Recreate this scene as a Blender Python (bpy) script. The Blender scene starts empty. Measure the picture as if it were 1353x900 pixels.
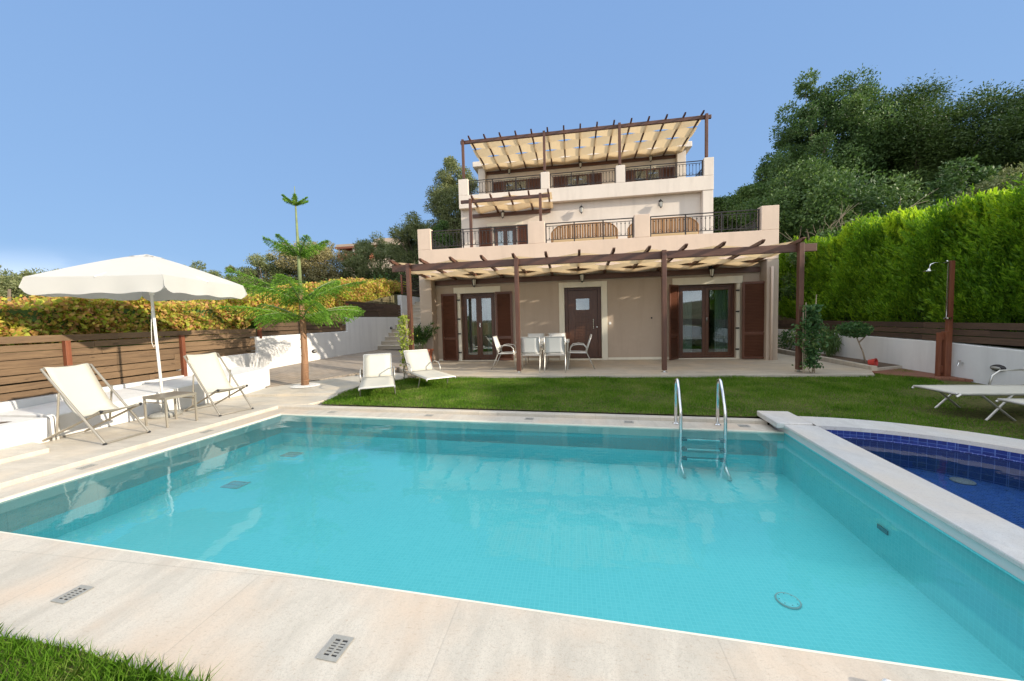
import bpy, math, random
import numpy as np
from mathutils import Matrix, Vector
random.seed(7)
RNG = np.random.default_rng(11)
scene = bpy.context.scene
COL = scene.collection
# ------------------------------------------------------------------ camera
def cam_setup():
    yaw, pitch, roll = 0.2243 - 0.0617, 0.0577, -0.0268
    f = Vector((-math.sin(yaw) * math.cos(pitch), math.cos(yaw) * math.cos(pitch), -math.sin(pitch)))
    r = Vector((math.cos(yaw), math.sin(yaw), 0)); u = r.cross(f)
    c, s = math.cos(roll), math.sin(roll)
    r2 = r * c + u * s; u2 = u * c - r * s
    m = Matrix((( r2.x, u2.x, -f.x, 0), (r2.y, u2.y, -f.y, 0), (r2.z, u2.z, -f.z, 1.5), (0, 0, 0, 1)))
    cd = bpy.data.cameras.new('camera'); o = bpy.data.objects.new('camera', cd); COL.objects.link(o)
    o.matrix_world = m; cd.sensor_width = 36; cd.lens = 13.287; cd.clip_start = .05; cd.clip_end = 2000
    scene.camera = o
cam_setup()
# ------------------------------------------------------------------ light
SUN = Vector((1.0, -0.30, 0.36)).normalized()
def light_setup():
    w = bpy.data.worlds.new('World'); scene.world = w; w.use_nodes = True
    nt = w.node_tree; nt.nodes.clear(); N = nt.nodes.new; L = nt.links.new
    out = N('ShaderNodeOutputWorld'); bg = N('ShaderNodeBackground'); bg.inputs[1].default_value = .15
    sky = N('ShaderNodeTexSky'); sky.sky_type = 'NISHITA'; sky.sun_disc = False
    sky.sun_elevation = math.asin(SUN.z); sky.sun_rotation = math.atan2(SUN.x, SUN.y)
    sky.air_density = 1.0; sky.dust_density = .4; sky.ozone_density = 2.5; sky.altitude = 100
    tc = N('ShaderNodeTexCoord'); sep = N('ShaderNodeSeparateXYZ'); L(tc.outputs['Generated'], sep.inputs[0])
    # blue of the day, a little deeper towards the zenith
    grad = N('ShaderNodeValToRGB'); L(sep.outputs[2], grad.inputs[0]); e = grad.color_ramp.elements
    e[0].position = 0; e[0].color = (1.10, 1.84, 3.02, 1); e[1].position = .8; e[1].color = (.84, 1.50, 2.85, 1)
    mx = N('ShaderNodeMix'); mx.data_type = 'RGBA'; mx.inputs[0].default_value = .93
    L(sky.outputs[0], mx.inputs[6]); L(grad.outputs[0], mx.inputs[7])
    # high thin cloud overhead and to the left horizon
    mp = N('ShaderNodeMapping'); mp.inputs['Scale'].default_value = (1.1, 1.6, 3.2); mp.inputs['Rotation'].default_value = (0.2, .1, .6)
    L(tc.outputs['Generated'], mp.inputs[0])
    nz = N('ShaderNodeTexNoise'); nz.inputs['Scale'].default_value = 1.7; nz.inputs['Detail'].default_value = 7; nz.inputs['Roughness'].default_value = .55
    nz.inputs['Distortion'].default_value = .5; L(mp.outputs[0], nz.inputs[0])
    r1 = N('ShaderNodeMapRange'); r1.inputs[1].default_value = .31; r1.inputs[2].default_value = .58; L(nz.outputs[0], r1.inputs[0])
    up = N('ShaderNodeMapRange'); up.interpolation_type = 'SMOOTHSTEP'; up.inputs[1].default_value = .635; up.inputs[2].default_value = .72; L(sep.outputs[2], up.inputs[0])
    # low bank: only to the left (negative X) close to the horizon
    lo = N('ShaderNodeMapRange'); lo.interpolation_type = 'SMOOTHSTEP'; lo.inputs[1].default_value = .15; lo.inputs[2].default_value = .06; L(sep.outputs[2], lo.inputs[0])
    lx = N('ShaderNodeMapRange'); lx.interpolation_type = 'SMOOTHSTEP'; lx.inputs[1].default_value = -.72; lx.inputs[2].default_value = -.86; L(sep.outputs[0], lx.inputs[0])
    nz2 = N('ShaderNodeTexNoise'); nz2.inputs['Scale'].default_value = 5; nz2.inputs['Detail'].default_value = 6; L(mp.outputs[0], nz2.inputs[0])
    r2 = N('ShaderNodeMapRange'); r2.inputs[1].default_value = .3; r2.inputs[2].default_value = .55; L(nz2.outputs[0], r2.inputs[0])
    def mul(a, b):
        m = N('ShaderNodeMath'); m.operation = 'MULTIPLY'; L(a, m.inputs[0])
        if isinstance(b, float): m.inputs[1].default_value = b
        else: L(b, m.inputs[1])
        return m.outputs[0]
    bk = N('ShaderNodeMapRange'); bk.interpolation_type = 'SMOOTHSTEP'; bk.inputs[1].default_value = .05; bk.inputs[2].default_value = -.5; L(sep.outputs[1], bk.inputs[0])  # unseen bright cloud bank behind the camera, added for soft fill light
    mxx = N('ShaderNodeMath'); mxx.operation = 'MAXIMUM'; L(up.outputs[0], mxx.inputs[0]); L(bk.outputs[0], mxx.inputs[1])
    hi = mul(mul(r1.outputs[0], mxx.outputs[0]), .9)
    lw = mul(mul(mul(lo.outputs[0], lx.outputs[0]), r2.outputs[0]), .28)
    ad = N('ShaderNodeMath'); ad.operation = 'ADD'; ad.use_clamp = True; L(hi, ad.inputs[0]); L(lw, ad.inputs[1])
    cm = N('ShaderNodeMix'); cm.data_type = 'RGBA'; L(ad.outputs[0], cm.inputs[0]); L(mx.outputs[2], cm.inputs[6]); cm.inputs[7].default_value = (8.0, 8.2, 8.5, 1)
    L(cm.outputs[2], bg.inputs[0]); L(bg.outputs[0], out.inputs[0])
    sd = bpy.data.lights.new('sun', 'SUN'); sd.energy = 3.7; sd.angle = math.radians(.9); sd.color = (1, .89, .74)
    so = bpy.data.objects.new('sun', sd); COL.objects.link(so); so.location = (20, -5, 12)
    so.rotation_euler = SUN.to_track_quat('Z', 'Y').to_euler()
    scene.view_settings.view_transform = 'Standard'; scene.view_settings.look = 'None'
    scene.view_settings.exposure = .82; scene.view_settings.gamma = 1
light_setup()
cy = scene.cycles
cy.max_bounces = 8; cy.diffuse_bounces = 4; cy.glossy_bounces = 4; cy.transmission_bounces = 6; cy.transparent_max_bounces = 12; cy.volume_bounces = 0
cy.caustics_reflective = False; cy.caustics_refractive = False; cy.sample_clamp_indirect = 6

# ------------------------------------------------------------------ materials
class NT:
    def __init__(s, name):
        s.m = bpy.data.materials.new(name); s.m.use_nodes = True; s.t = s.m.node_tree; s.t.nodes.clear()
        s.out = s.n('ShaderNodeOutputMaterial')
    def n(s, ty, **kw):
        o = s.t.nodes.new(ty)
        for k, v in kw.items(): setattr(o, k, v)
        return o
    def l(s, a, b): s.t.links.new(a, b)
    def set(s, inp, v):
        if hasattr(v, 'links'): s.l(v, inp)
        else:
            if isinstance(v, tuple) and len(v) == 3 and inp.type == 'RGBA': v = v + (1,)
            inp.default_value = v
    def math(s, op, a, b=0.0, c=None, clamp=False):
        o = s.n('ShaderNodeMath', operation=op, use_clamp=clamp); s.set(o.inputs[0], a); s.set(o.inputs[1], b)
        if c is not None: s.set(o.inputs[2], c)
        return o.outputs[0]
    def mix(s, f, a, b, bt='MIX'):
        o = s.n('ShaderNodeMix', data_type='RGBA', blend_type=bt); s.set(o.inputs[0], f); s.set(o.inputs[6], a); s.set(o.inputs[7], b); return o.outputs[2]
    def noise(s, scale, detail=4, rough=.55, vec=None, stretch=None, dist=0):
        o = s.n('ShaderNodeTexNoise'); o.inputs['Scale'].default_value = scale; o.inputs['Detail'].default_value = detail
        o.inputs['Roughness'].default_value = rough; o.inputs['Distortion'].default_value = dist
        v = vec if vec is not None else s.pos()
        if stretch:
            mp = s.n('ShaderNodeMapping'); mp.inputs['Scale'].default_value = stretch; s.l(v, mp.inputs[0]); v = mp.outputs[0]
        s.l(v, o.inputs['Vector']); return o.outputs['Fac']
    def pos(s):
        if not hasattr(s, '_p'): s._p = s.n('ShaderNodeTexCoord').outputs['Object']
        return s._p
    def ramp(s, f, stops):
        o = s.n('ShaderNodeValToRGB'); s.l(f, o.inputs[0]); e = o.color_ramp.elements
        while len(e) < len(stops): e.new(.5)
        for x, (p, c) in zip(e, stops): x.position = p; x.color = tuple(c) + (1,)
        return o.outputs[0]
    def rng(s, f, a, b, c=0.0, d=1.0):
        o = s.n('ShaderNodeMapRange'); s.set(o.inputs[0], f)
        for i, v in enumerate((a, b, c, d)): o.inputs[i + 1].default_value = v
        return o.outputs[0]
    def bump(s, h, strength=.3, dist=.01):
        o = s.n('ShaderNodeBump'); o.inputs['Strength'].default_value = strength; o.inputs['Distance'].default_value = dist; s.l(h, o.inputs['Height']); return o.outputs[0]
    def pbsdf(s, color, rough=.6, metal=0, normal=None, spec=.5, **kw):
        o = s.n('ShaderNodeBsdfPrincipled'); s.set(o.inputs['Base Color'], color); s.set(o.inputs['Roughness'], rough); s.set(o.inputs['Metallic'], metal)
        o.inputs['Specular IOR Level'].default_value = spec
        for k, v in kw.items(): s.set(o.inputs[k], v)
        if normal is not None: s.l(normal, o.inputs['Normal'])
        return o.outputs[0]
    def done(s, sh): s.l(sh, s.out.inputs[0]); return s.m

def sc(c, k): return tuple(min(1, x * k) for x in c)
def m_simple(name, c, rough=.6, metal=0, var=.12, scale=3, bump=0, bscale=60, spec=.5, stretch=None, fine=0):
    t = NT(name); n = t.noise(scale, 5, stretch=stretch)
    col = t.mix(t.rng(n, .3, .7), sc(c, 1 - var), sc(c, 1 + var))
    if fine: col = t.mix(t.rng(t.noise(fine, 3), .35, .65), sc(c, .85), col)
    nor = t.bump(t.noise(bscale, 5), bump, .01) if bump else None
    return t.done(t.pbsdf(col, t.rng(n, .3, .7, max(0, rough - .06), min(1, rough + .06)), metal, nor, spec))
def m_stucco(name, c, k=.08):
    t = NT(name); a = t.noise(.6, 5, .6); b = t.noise(9, 4); 
    st = t.noise(2.2, 4, .6, stretch=(1.6, 1.6, .22))
    col = t.mix(t.rng(a, .3, .7), sc(c, 1 - k), sc(c, 1 + k * .6)); col = t.mix(t.math('MULTIPLY', t.rng(st, .5, .72), .34), col, sc(c, .72))
    col = t.mix(t.math('MULTIPLY', t.rng(b, .4, .7), .15), col, sc(c, .85))
    nor = t.bump(t.noise(140, 4), .35, .006)
    return t.done(t.pbsdf(col, .92, 0, nor, .2))
def m_wood(name, c1, c2, axis='X', rough=.6, plank=None, spec=.4, knots=True):
    t = NT(name); st = {'X': (1.2, 14, 14), 'Y': (14, 1.2, 14), 'Z': (14, 14, 1.2)}[axis]
    g = t.noise(2.2, 7, .65, stretch=st, dist=.6); b = t.noise(1.1, 4)
    col = t.mix(t.rng(g, .32, .68), c1, c2)
    col = t.mix(t.math('MULTIPLY', t.rng(b, .45, .7), .5), col, sc(c1, .62))
    if plank == 'island':
        g_ = t.n('ShaderNodeNewGeometry').outputs['Random Per Island']; col = t.mix(t.math('MULTIPLY', g_, .45), col, sc(c2, 1.35)); col = t.mix(t.math('MULTIPLY', t.math('LESS_THAN', t.math('FRACT', t.math('MULTIPLY', g_, 7.3)), .35), .5), col, sc(c1, .7))
    elif plank:
        sep = t.n('ShaderNodeSeparateXYZ'); t.l(t.pos(), sep.inputs[0])
        fl = t.math('FLOOR', t.math('DIVIDE', sep.outputs[2], plank)); f2 = t.math('FLOOR', t.math('DIVIDE', sep.outputs[1], 2.1))
        cx = t.n('ShaderNodeCombineXYZ'); t.l(fl, cx.inputs[0]); t.l(f2, cx.inputs[1])
        wn = t.n('ShaderNodeTexWhiteNoise', noise_dimensions='3D'); t.l(cx.outputs[0], wn.inputs[0])
        col = t.mix(t.math('MULTIPLY', wn.outputs[0], .55), col, sc(c2, 1.5)); col = t.mix(t.math('MULTIPLY', t.math('GREATER_THAN', wn.outputs[0], .72), .4), col, sc(c1, .6))
    if knots:
        k = t.noise(5, 2, stretch=(1, 1, 3)); col = t.mix(t.rng(k, .68, .74, 0, .7), col, sc(c1, .35))
    return t.done(t.pbsdf(col, rough, 0, t.bump(g, .25, .004), spec))
def m_stone(name, c, warm, joint=(.9, .9), jw=.004, rot=0.0, streak=(1.5, 9, 1), jstr=.35, off=.5, rough=.55):
    t = NT(name); mp = t.n('ShaderNodeMapping'); mp.inputs['Rotation'].default_value = (0, 0, rot); t.l(t.pos(), mp.inputs[0]); v = mp.outputs[0]
    s1 = t.noise(1.0, 8, .62, vec=v, stretch=streak, dist=.7); s2 = t.noise(1.3, 4, vec=v); s3 = t.noise(90, 3, vec=v)
    col = t.mix(t.rng(s1, .38, .66), c, sc(c, .80)); cr = t.noise(1.6, 9, .72, vec=v, stretch=(streak[0] * .5, streak[1] * .7, 1), dist=.35); col = t.mix(t.math('MULTIPLY', t.rng(t.math('ABSOLUTE', t.math('SUBTRACT', cr, .5)), .0, .02, 1, 0), .22), col, sc(c, .62)); sp = t.noise(210, 2, .6, vec=v); col = t.mix(t.math('MULTIPLY', t.rng(sp, .52, .66), .5), col, sc(c, .55)); col = t.mix(t.math('MULTIPLY', t.rng(s2, .46, .66), .7), col, warm)
    col = t.mix(t.math('MULTIPLY', t.rng(s3, .52, .72), .3), col, sc(c, .72))
    pit = t.noise(38, 4, .7, vec=v, stretch=(1, 2.2, 1)); col = t.mix(t.math('MULTIPLY', t.rng(pit, .57, .68), .5), col, sc(warm, .6))
    bt = t.n('ShaderNodeTexBrick', offset=off); bt.inputs['Scale'].default_value = 1; bt.inputs['Brick Width'].default_value = joint[0]; bt.inputs['Row Height'].default_value = joint[1]
    bt.inputs['Mortar Size'].default_value = jw; bt.inputs['Mortar Smooth'].default_value = .3
    bt.inputs['Color1'].default_value = (1, 1, 1, 1); bt.inputs['Color2'].default_value = (.86, .86, .86, 1); bt.inputs['Mortar'].default_value = (1, 1, 1, 1)
    t.l(v, bt.inputs[0]); col = t.mix(.75, col, bt.outputs[0], 'MULTIPLY'); col = t.mix(t.math('MULTIPLY', bt.outputs['Fac'], jstr), col, sc(c, .35))
    h = t.math('SUBTRACT', s3, t.math('MULTIPLY', bt.outputs['Fac'], 1.5))
    return t.done(t.pbsdf(col, t.rng(s1, .3, .7, rough - .1, rough + .1), 0, t.bump(h, .18, .004), .4))
def m_tile(name, c1, c2, grout, size, gw=.1, rough=.25, patch=None):
    t = NT(name); p = t.pos(); sc_ = t.n('ShaderNodeVectorMath', operation='SCALE'); t.l(p, sc_.inputs[0]); sc_.inputs['Scale'].default_value = 1 / size
    sep = t.n('ShaderNodeSeparateXYZ'); t.l(sc_.outputs[0], sep.inputs[0])
    geo = t.n('ShaderNodeTexCoord'); ns = t.n('ShaderNodeSeparateXYZ'); t.l(geo.outputs['Normal'], ns.inputs[0])
    m = None
    for i in range(3):
        fr = t.math('FRACT', t.math('ADD', sep.outputs[i], 1000.25)); ln = t.math('LESS_THAN', fr, gw)
        ln = t.math('MULTIPLY', ln, t.math('LESS_THAN', t.math('ABSOLUTE', ns.outputs[i]), .8)); m = ln if m is None else t.math('MAXIMUM', m, ln)
    fl = t.n('ShaderNodeVectorMath', operation='FLOOR'); ad = t.n('ShaderNodeVectorMath', operation='ADD'); t.l(sc_.outputs[0], ad.inputs[0]); ad.inputs[1].default_value = (.25, .25, .25)
    t.l(ad.outputs[0], fl.inputs[0]); wn = t.n('ShaderNodeTexWhiteNoise'); t.l(fl.outputs[0], wn.inputs[0])
    col = t.mix(wn.outputs[0], c1, c2)
    if patch: col = t.mix(t.rng(t.noise(1.1, 3), .4, .65, 0, .5), col, patch)
    col = t.mix(m, col, grout)
    return t.done(t.pbsdf(col, rough, 0, None, .5))
def m_leaf(name, cols, var_scale=.8, trans=.35, rough=.55, big=.45, spec=.3):
    """cols: hue family of the leaves; each leaf takes a random one, larger clumps lean one way"""
    t = NT(name); g = t.n('ShaderNodeNewGeometry'); f = t.math('ADD', t.math('MULTIPLY', g.outputs['Random Per Island'], 1 - big), t.math('MULTIPLY', t.rng(t.noise(var_scale, 3), .3, .7), big))
    n = len(cols); col = t.ramp(f, [((i + .0) / (n - 1) if n > 1 else 0, c) for i, c in enumerate(cols)])
    d = t.pbsdf(col, rough, 0, None, spec); tr = t.n('ShaderNodeBsdfTranslucent'); t.l(t.mix(.5, col, t.mix(1.0, col, (1.3, 1.5, .5), 'MULTIPLY')), tr.inputs[0])
    mx = t.n('ShaderNodeMixShader'); mx.inputs[0].default_value = trans; t.l(d, mx.inputs[1]); t.l(tr.outputs[0], mx.inputs[2]); return t.done(mx.outputs[0])
def m_fabric(name, c, trans=.35, weave=260, stains=.1, spec=.2, through=None):
    t = NT(name); n = t.noise(2.5, 4); col = t.mix(t.math('MULTIPLY', t.rng(n, .4, .7), stains * 2), c, sc(c, .8))
    d = t.pbsdf(col, .85, 0, t.bump(t.noise(weave, 2), .2, .002), spec); tr = t.n('ShaderNodeBsdfTranslucent'); t.set(tr.inputs[0], through or col)
    mx = t.n('ShaderNodeMixShader'); mx.inputs[0].default_value = trans; t.l(d, mx.inputs[1]); t.l(tr.outputs[0], mx.inputs[2]); return t.done(mx.outputs[0])
def m_water(name, tint, ripple=.012, murk=(.10, .72, .78), turbid=.16):
    t = NT(name); fr = t.n('ShaderNodeFresnel'); fr.inputs[0].default_value = 1.33
    w = t.math('ADD', t.noise(1.6, 3, .5, stretch=(1, 1.3, 1)), t.math('MULTIPLY', t.noise(9, 3, .5), .10))
    b = t.n('ShaderNodeBump'); b.inputs['Strength'].default_value = 1; b.inputs['Distance'].default_value = ripple; t.l(w, b.inputs['Height'])
    t.l(b.outputs[0], fr.inputs['Normal'])
    tr = t.n('ShaderNodeBsdfTransparent'); tr.inputs[0].default_value = tint + (1,)
    gl = t.n('ShaderNodeBsdfGlossy'); gl.inputs['Roughness'].default_value = .0; t.l(b.outputs[0], gl.inputs['Normal'])
    df = t.n('ShaderNodeBsdfDiffuse'); df.inputs[0].default_value = murk + (1,); m0 = t.n('ShaderNodeMixShader'); m0.inputs[0].default_value = turbid; t.l(tr.outputs[0], m0.inputs[1]); t.l(df.outputs[0], m0.inputs[2])
    mx = t.n('ShaderNodeMixShader'); t.l(fr.outputs[0], mx.inputs[0]); t.l(m0.outputs[0], mx.inputs[1]); t.l(gl.outputs[0], mx.inputs[2])
    return t.done(mx.outputs[0])
def m_glass(name, tint=(.75, .85, .85), refl=1.5):
    t = NT(name); fr = t.n('ShaderNodeFresnel'); fr.inputs[0].default_value = refl
    tr = t.n('ShaderNodeBsdfTransparent'); tr.inputs[0].default_value = tint + (1,)
    gl = t.n('ShaderNodeBsdfGlossy'); gl.inputs['Roughness'].default_value = .02
    f = t.math('ADD', fr.outputs[0], .12, clamp=True)
    mx = t.n('ShaderNodeMixShader'); t.l(f, mx.inputs[0]); t.l(tr.outputs[0], mx.inputs[1]); t.l(gl.outputs[0], mx.inputs[2]); return t.done(mx.outputs[0])

M = {}
M['plaster_sand'] = m_stucco('plaster_sand', (.60, .475, .375))
M['plaster_cream'] = m_stucco('plaster_cream', (.66, .585, .50), .06)
M['white_wall'] = m_stucco('white_wall', (.70, .69, .66), .06)
M['plaster_taupe'] = m_stucco('plaster_taupe', (.415, .335, .26))  # taupe ground-floor plaster, darkened further to carry the shade there
M['trim'] = m_stucco('trim', (.70, .66, .54), .04)
M['timber'] = m_wood('timber', (.075, .033, .022), (.125, .058, .036), 'X', .45, knots=False)
M['timber_z'] = m_wood('timber_z', (.08, .034, .022), (.135, .06, .036), 'Z', .45, knots=False)
M['rust_wood'] = m_wood('rust_wood', (.15, .045, .022), (.23, .080, .038), 'Z', .5, knots=False)
M['shutter'] = m_wood('shutter', (.085, .032, .018), (.13, .052, .030), 'X', .4, knots=False)
M['door_wood'] = m_wood('door_wood', (.062, .024, .012), (.105, .045, .022), 'Z', .35, knots=False)
M['fence_wood'] = m_wood('fence_wood', (.070, .042, .024), (.175, .112, .060), 'Y', .8, plank='island')
M['fence_dark'] = m_wood('fence_dark', (.045, .027, .017), (.115, .068, .040), 'Y', .75, plank='island')
M['deck_wood'] = m_wood('deck_wood', (.17, .065, .035), (.26, .11, .06), 'X', .6)
M['limestone'] = m_stone('limestone', (.575, .525, .435), (.60, .46, .33), (1.3, .66), .004, 0.0, (5, 1.3, 1), .3)
M['limestone_deck'] = m_stone('limestone_deck', (.60, .545, .45), (.68, .57, .42), (.62, .31), .005, 1.57, (7, 1.4, 1), .3)
M['patio_stone'] = m_stone('patio_stone', (.50, .44, .35), (.54, .44, .31), (.6, .6), .005, 0, (2, 5, 1), .3)
M['paving'] = m_stone('paving', (.33, .28, .225), (.38, .29, .20), (.36, .12), .012, .25, (2, 3, 1), .6, rough=.8)
M['marble'] = m_stone('marble', (.68, .66, .62), (.66, .58, .48), (1.2, 3), .003, 0, (4, 2, 1), .2, rough=.4)
M['pool_tile'] = m_tile('pool_tile', (.15, .68, .69), (.18, .73, .735), (.21, .76, .77), .035, .13, patch=(.14, .66, .68))
M['blue_tile'] = m_tile('blue_tile', (.010, .035, .20), (.022, .08, .34), (.14, .26, .50), .03, .13)
M['blue_border'] = m_tile('blue_border', (.007, .018, .13), (.016, .04, .22), (.08, .14, .36), .06, .07)
M['water'] = m_water('water', (.88, .99, .99), .006, (.14, .70, .76), .15)
M['water_small'] = m_water('water_small', (.80, .93, .98), .008, (.05, .14, .45), .08)
M['steel'] = m_simple('steel', (.66, .66, .64), .16, 1, .05)
M['alu'] = m_simple('alu', (.40, .36, .29), .42, .7, .08)
M['alu_light'] = m_simple('alu_light', (.55, .53, .48), .38, .8, .06)
M['iron'] = m_simple('iron', (.018, .016, .016), .45, .3, .2)
M['black'] = m_simple('black', (.02, .02, .02), .6)
M['white_paint'] = m_simple('white_paint', (.80, .79, .75), .4, 0, .03)
M['plastic_grate'] = m_simple('plastic_grate', (.34, .33, .29), .55, .2, .15, 8, fine=60)
M['terracotta'] = m_simple('terracotta', (.36, .12, .065), .8, 0, .15, 5, .2)
M['soil'] = m_simple('soil', (.10, .065, .04), .95, 0, .4, 12, .6)
M['pebble'] = m_simple('pebble', (.72, .70, .66), .8, 0, .2, 40, 1.0, 30)
M['wet_plastic'] = m_simple('wet_plastic', (.14, .36, .38), .5)
M['canvas'] = m_fabric('canvas', (.74, .60, .40), .45, through=(.80, .60, .34))
M['sling'] = m_fabric('sling', (.64, .61, .51), .22)
M['sling_grey'] = m_fabric('sling_grey', (.66, .66, .63), .15)
M['umbrella_cloth'] = m_fabric('umbrella_cloth', (.60, .585, .54), .28)
M['curtain'] = m_fabric('curtain', (.55, .55, .50), .3)
M['blue_curtain'] = m_fabric('blue_curtain', (.16, .42, .62), .3)
M['glass'] = m_glass('glass')
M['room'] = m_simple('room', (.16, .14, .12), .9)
M['lamp_glass'] = m_simple('lamp_glass', (.62, .60, .52), .25)
M['wicker'] = m_wood('wicker', (.19, .095, .035), (.34, .18, .07), 'Z', .7, knots=False)
M['cushion'] = m_fabric('cushion', (.50, .36, .20), .05)
M['bark'] = m_wood('bark', (.11, .085, .06), (.23, .18, .13), 'Z', .9, knots=False)
M['pine_bark'] = m_wood('pine_bark', (.20, .10, .05), (.36, .21, .12), 'Z', .85, knots=False)
M['pale_bark'] = m_simple('pale_bark', (.34, .27, .19), .9, 0, .2, 8)
M['green_stem'] = m_simple('green_stem', (.18, .22, .09), .7, 0, .2, 8)
M['olive_leaf'] = m_leaf('olive_leaf', [(.070, .095, .038), (.125, .155, .06), (.20, .22, .095), (.30, .30, .14)], .35, .25)
M['tan_leaf'] = m_leaf('tan_leaf', [(.12, .11, .05), (.21, .19, .085), (.34, .29, .14), (.42, .35, .18)], .4, .3)
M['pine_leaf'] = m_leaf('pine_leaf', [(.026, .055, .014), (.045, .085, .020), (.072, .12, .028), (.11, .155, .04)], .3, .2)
M['dark_leaf'] = m_leaf('dark_leaf', [(.032, .070, .022), (.060, .115, .034), (.10, .17, .045), (.17, .23, .07)], .4, .25)
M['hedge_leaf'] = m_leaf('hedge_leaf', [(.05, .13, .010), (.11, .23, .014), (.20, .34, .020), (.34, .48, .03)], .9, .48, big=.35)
M['hedge_lit_tip'] = m_leaf('hedge_lit_tip', [(.22, .36, .02), (.40, .54, .03), (.60, .68, .05)], .9, .55)  # yellower new growth, with the backlit glow of the hedge top put into it
M['vine_leaf'] = m_leaf('vine_leaf', [(.16, .26, .03), (.32, .42, .05), (.56, .54, .07), (.58, .36, .11), (.48, .22, .10), (.26, .32, .04), (.48, .48, .07), (.16, .22, .03)], 1.5, .42, big=.42)
M['climber_leaf'] = m_leaf('climber_leaf', [(.03, .08, .03), (.05, .12, .04), (.08, .16, .05), (.30, .32, .10)], 3, .3)
M['yellow_leaf'] = m_leaf('yellow_leaf', [(.12, .20, .03), (.26, .32, .05), (.42, .42, .08)], 3, .35)
M['palm_leaf'] = m_leaf('palm_leaf', [(.065, .15, .012), (.10, .22, .018), (.17, .31, .028), (.24, .38, .045)], 1.5, .35)
M['pot_leaf'] = m_leaf('pot_leaf', [(.03, .07, .015), (.05, .11, .02), (.09, .16, .035)], 3, .3)
M['grass'] = m_leaf('grass', [(.04, .10, .010), (.08, .18, .014), (.13, .26, .022), (.20, .29, .05), (.40, .36, .16)], 1.9, .45, big=.5, spec=.1)
t = NT('lawn_soil'); M['lawn_soil'] = t.done(t.pbsdf(t.mix(t.rng(t.noise(25, 4), .35, .65), (.06, .08, .02), (.15, .13, .05)), .95, 0, t.bump(t.noise(120, 3), .8, .02), .1))
t = NT('hill_ground'); M['hill_ground'] = t.done(t.pbsdf(t.mix(t.rng(t.noise(.25, 6), .35, .65), (.06, .075, .03), (.20, .16, .09)), .95, 0, t.bump(t.noise(2, 6), .8, .3), .1))

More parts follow.
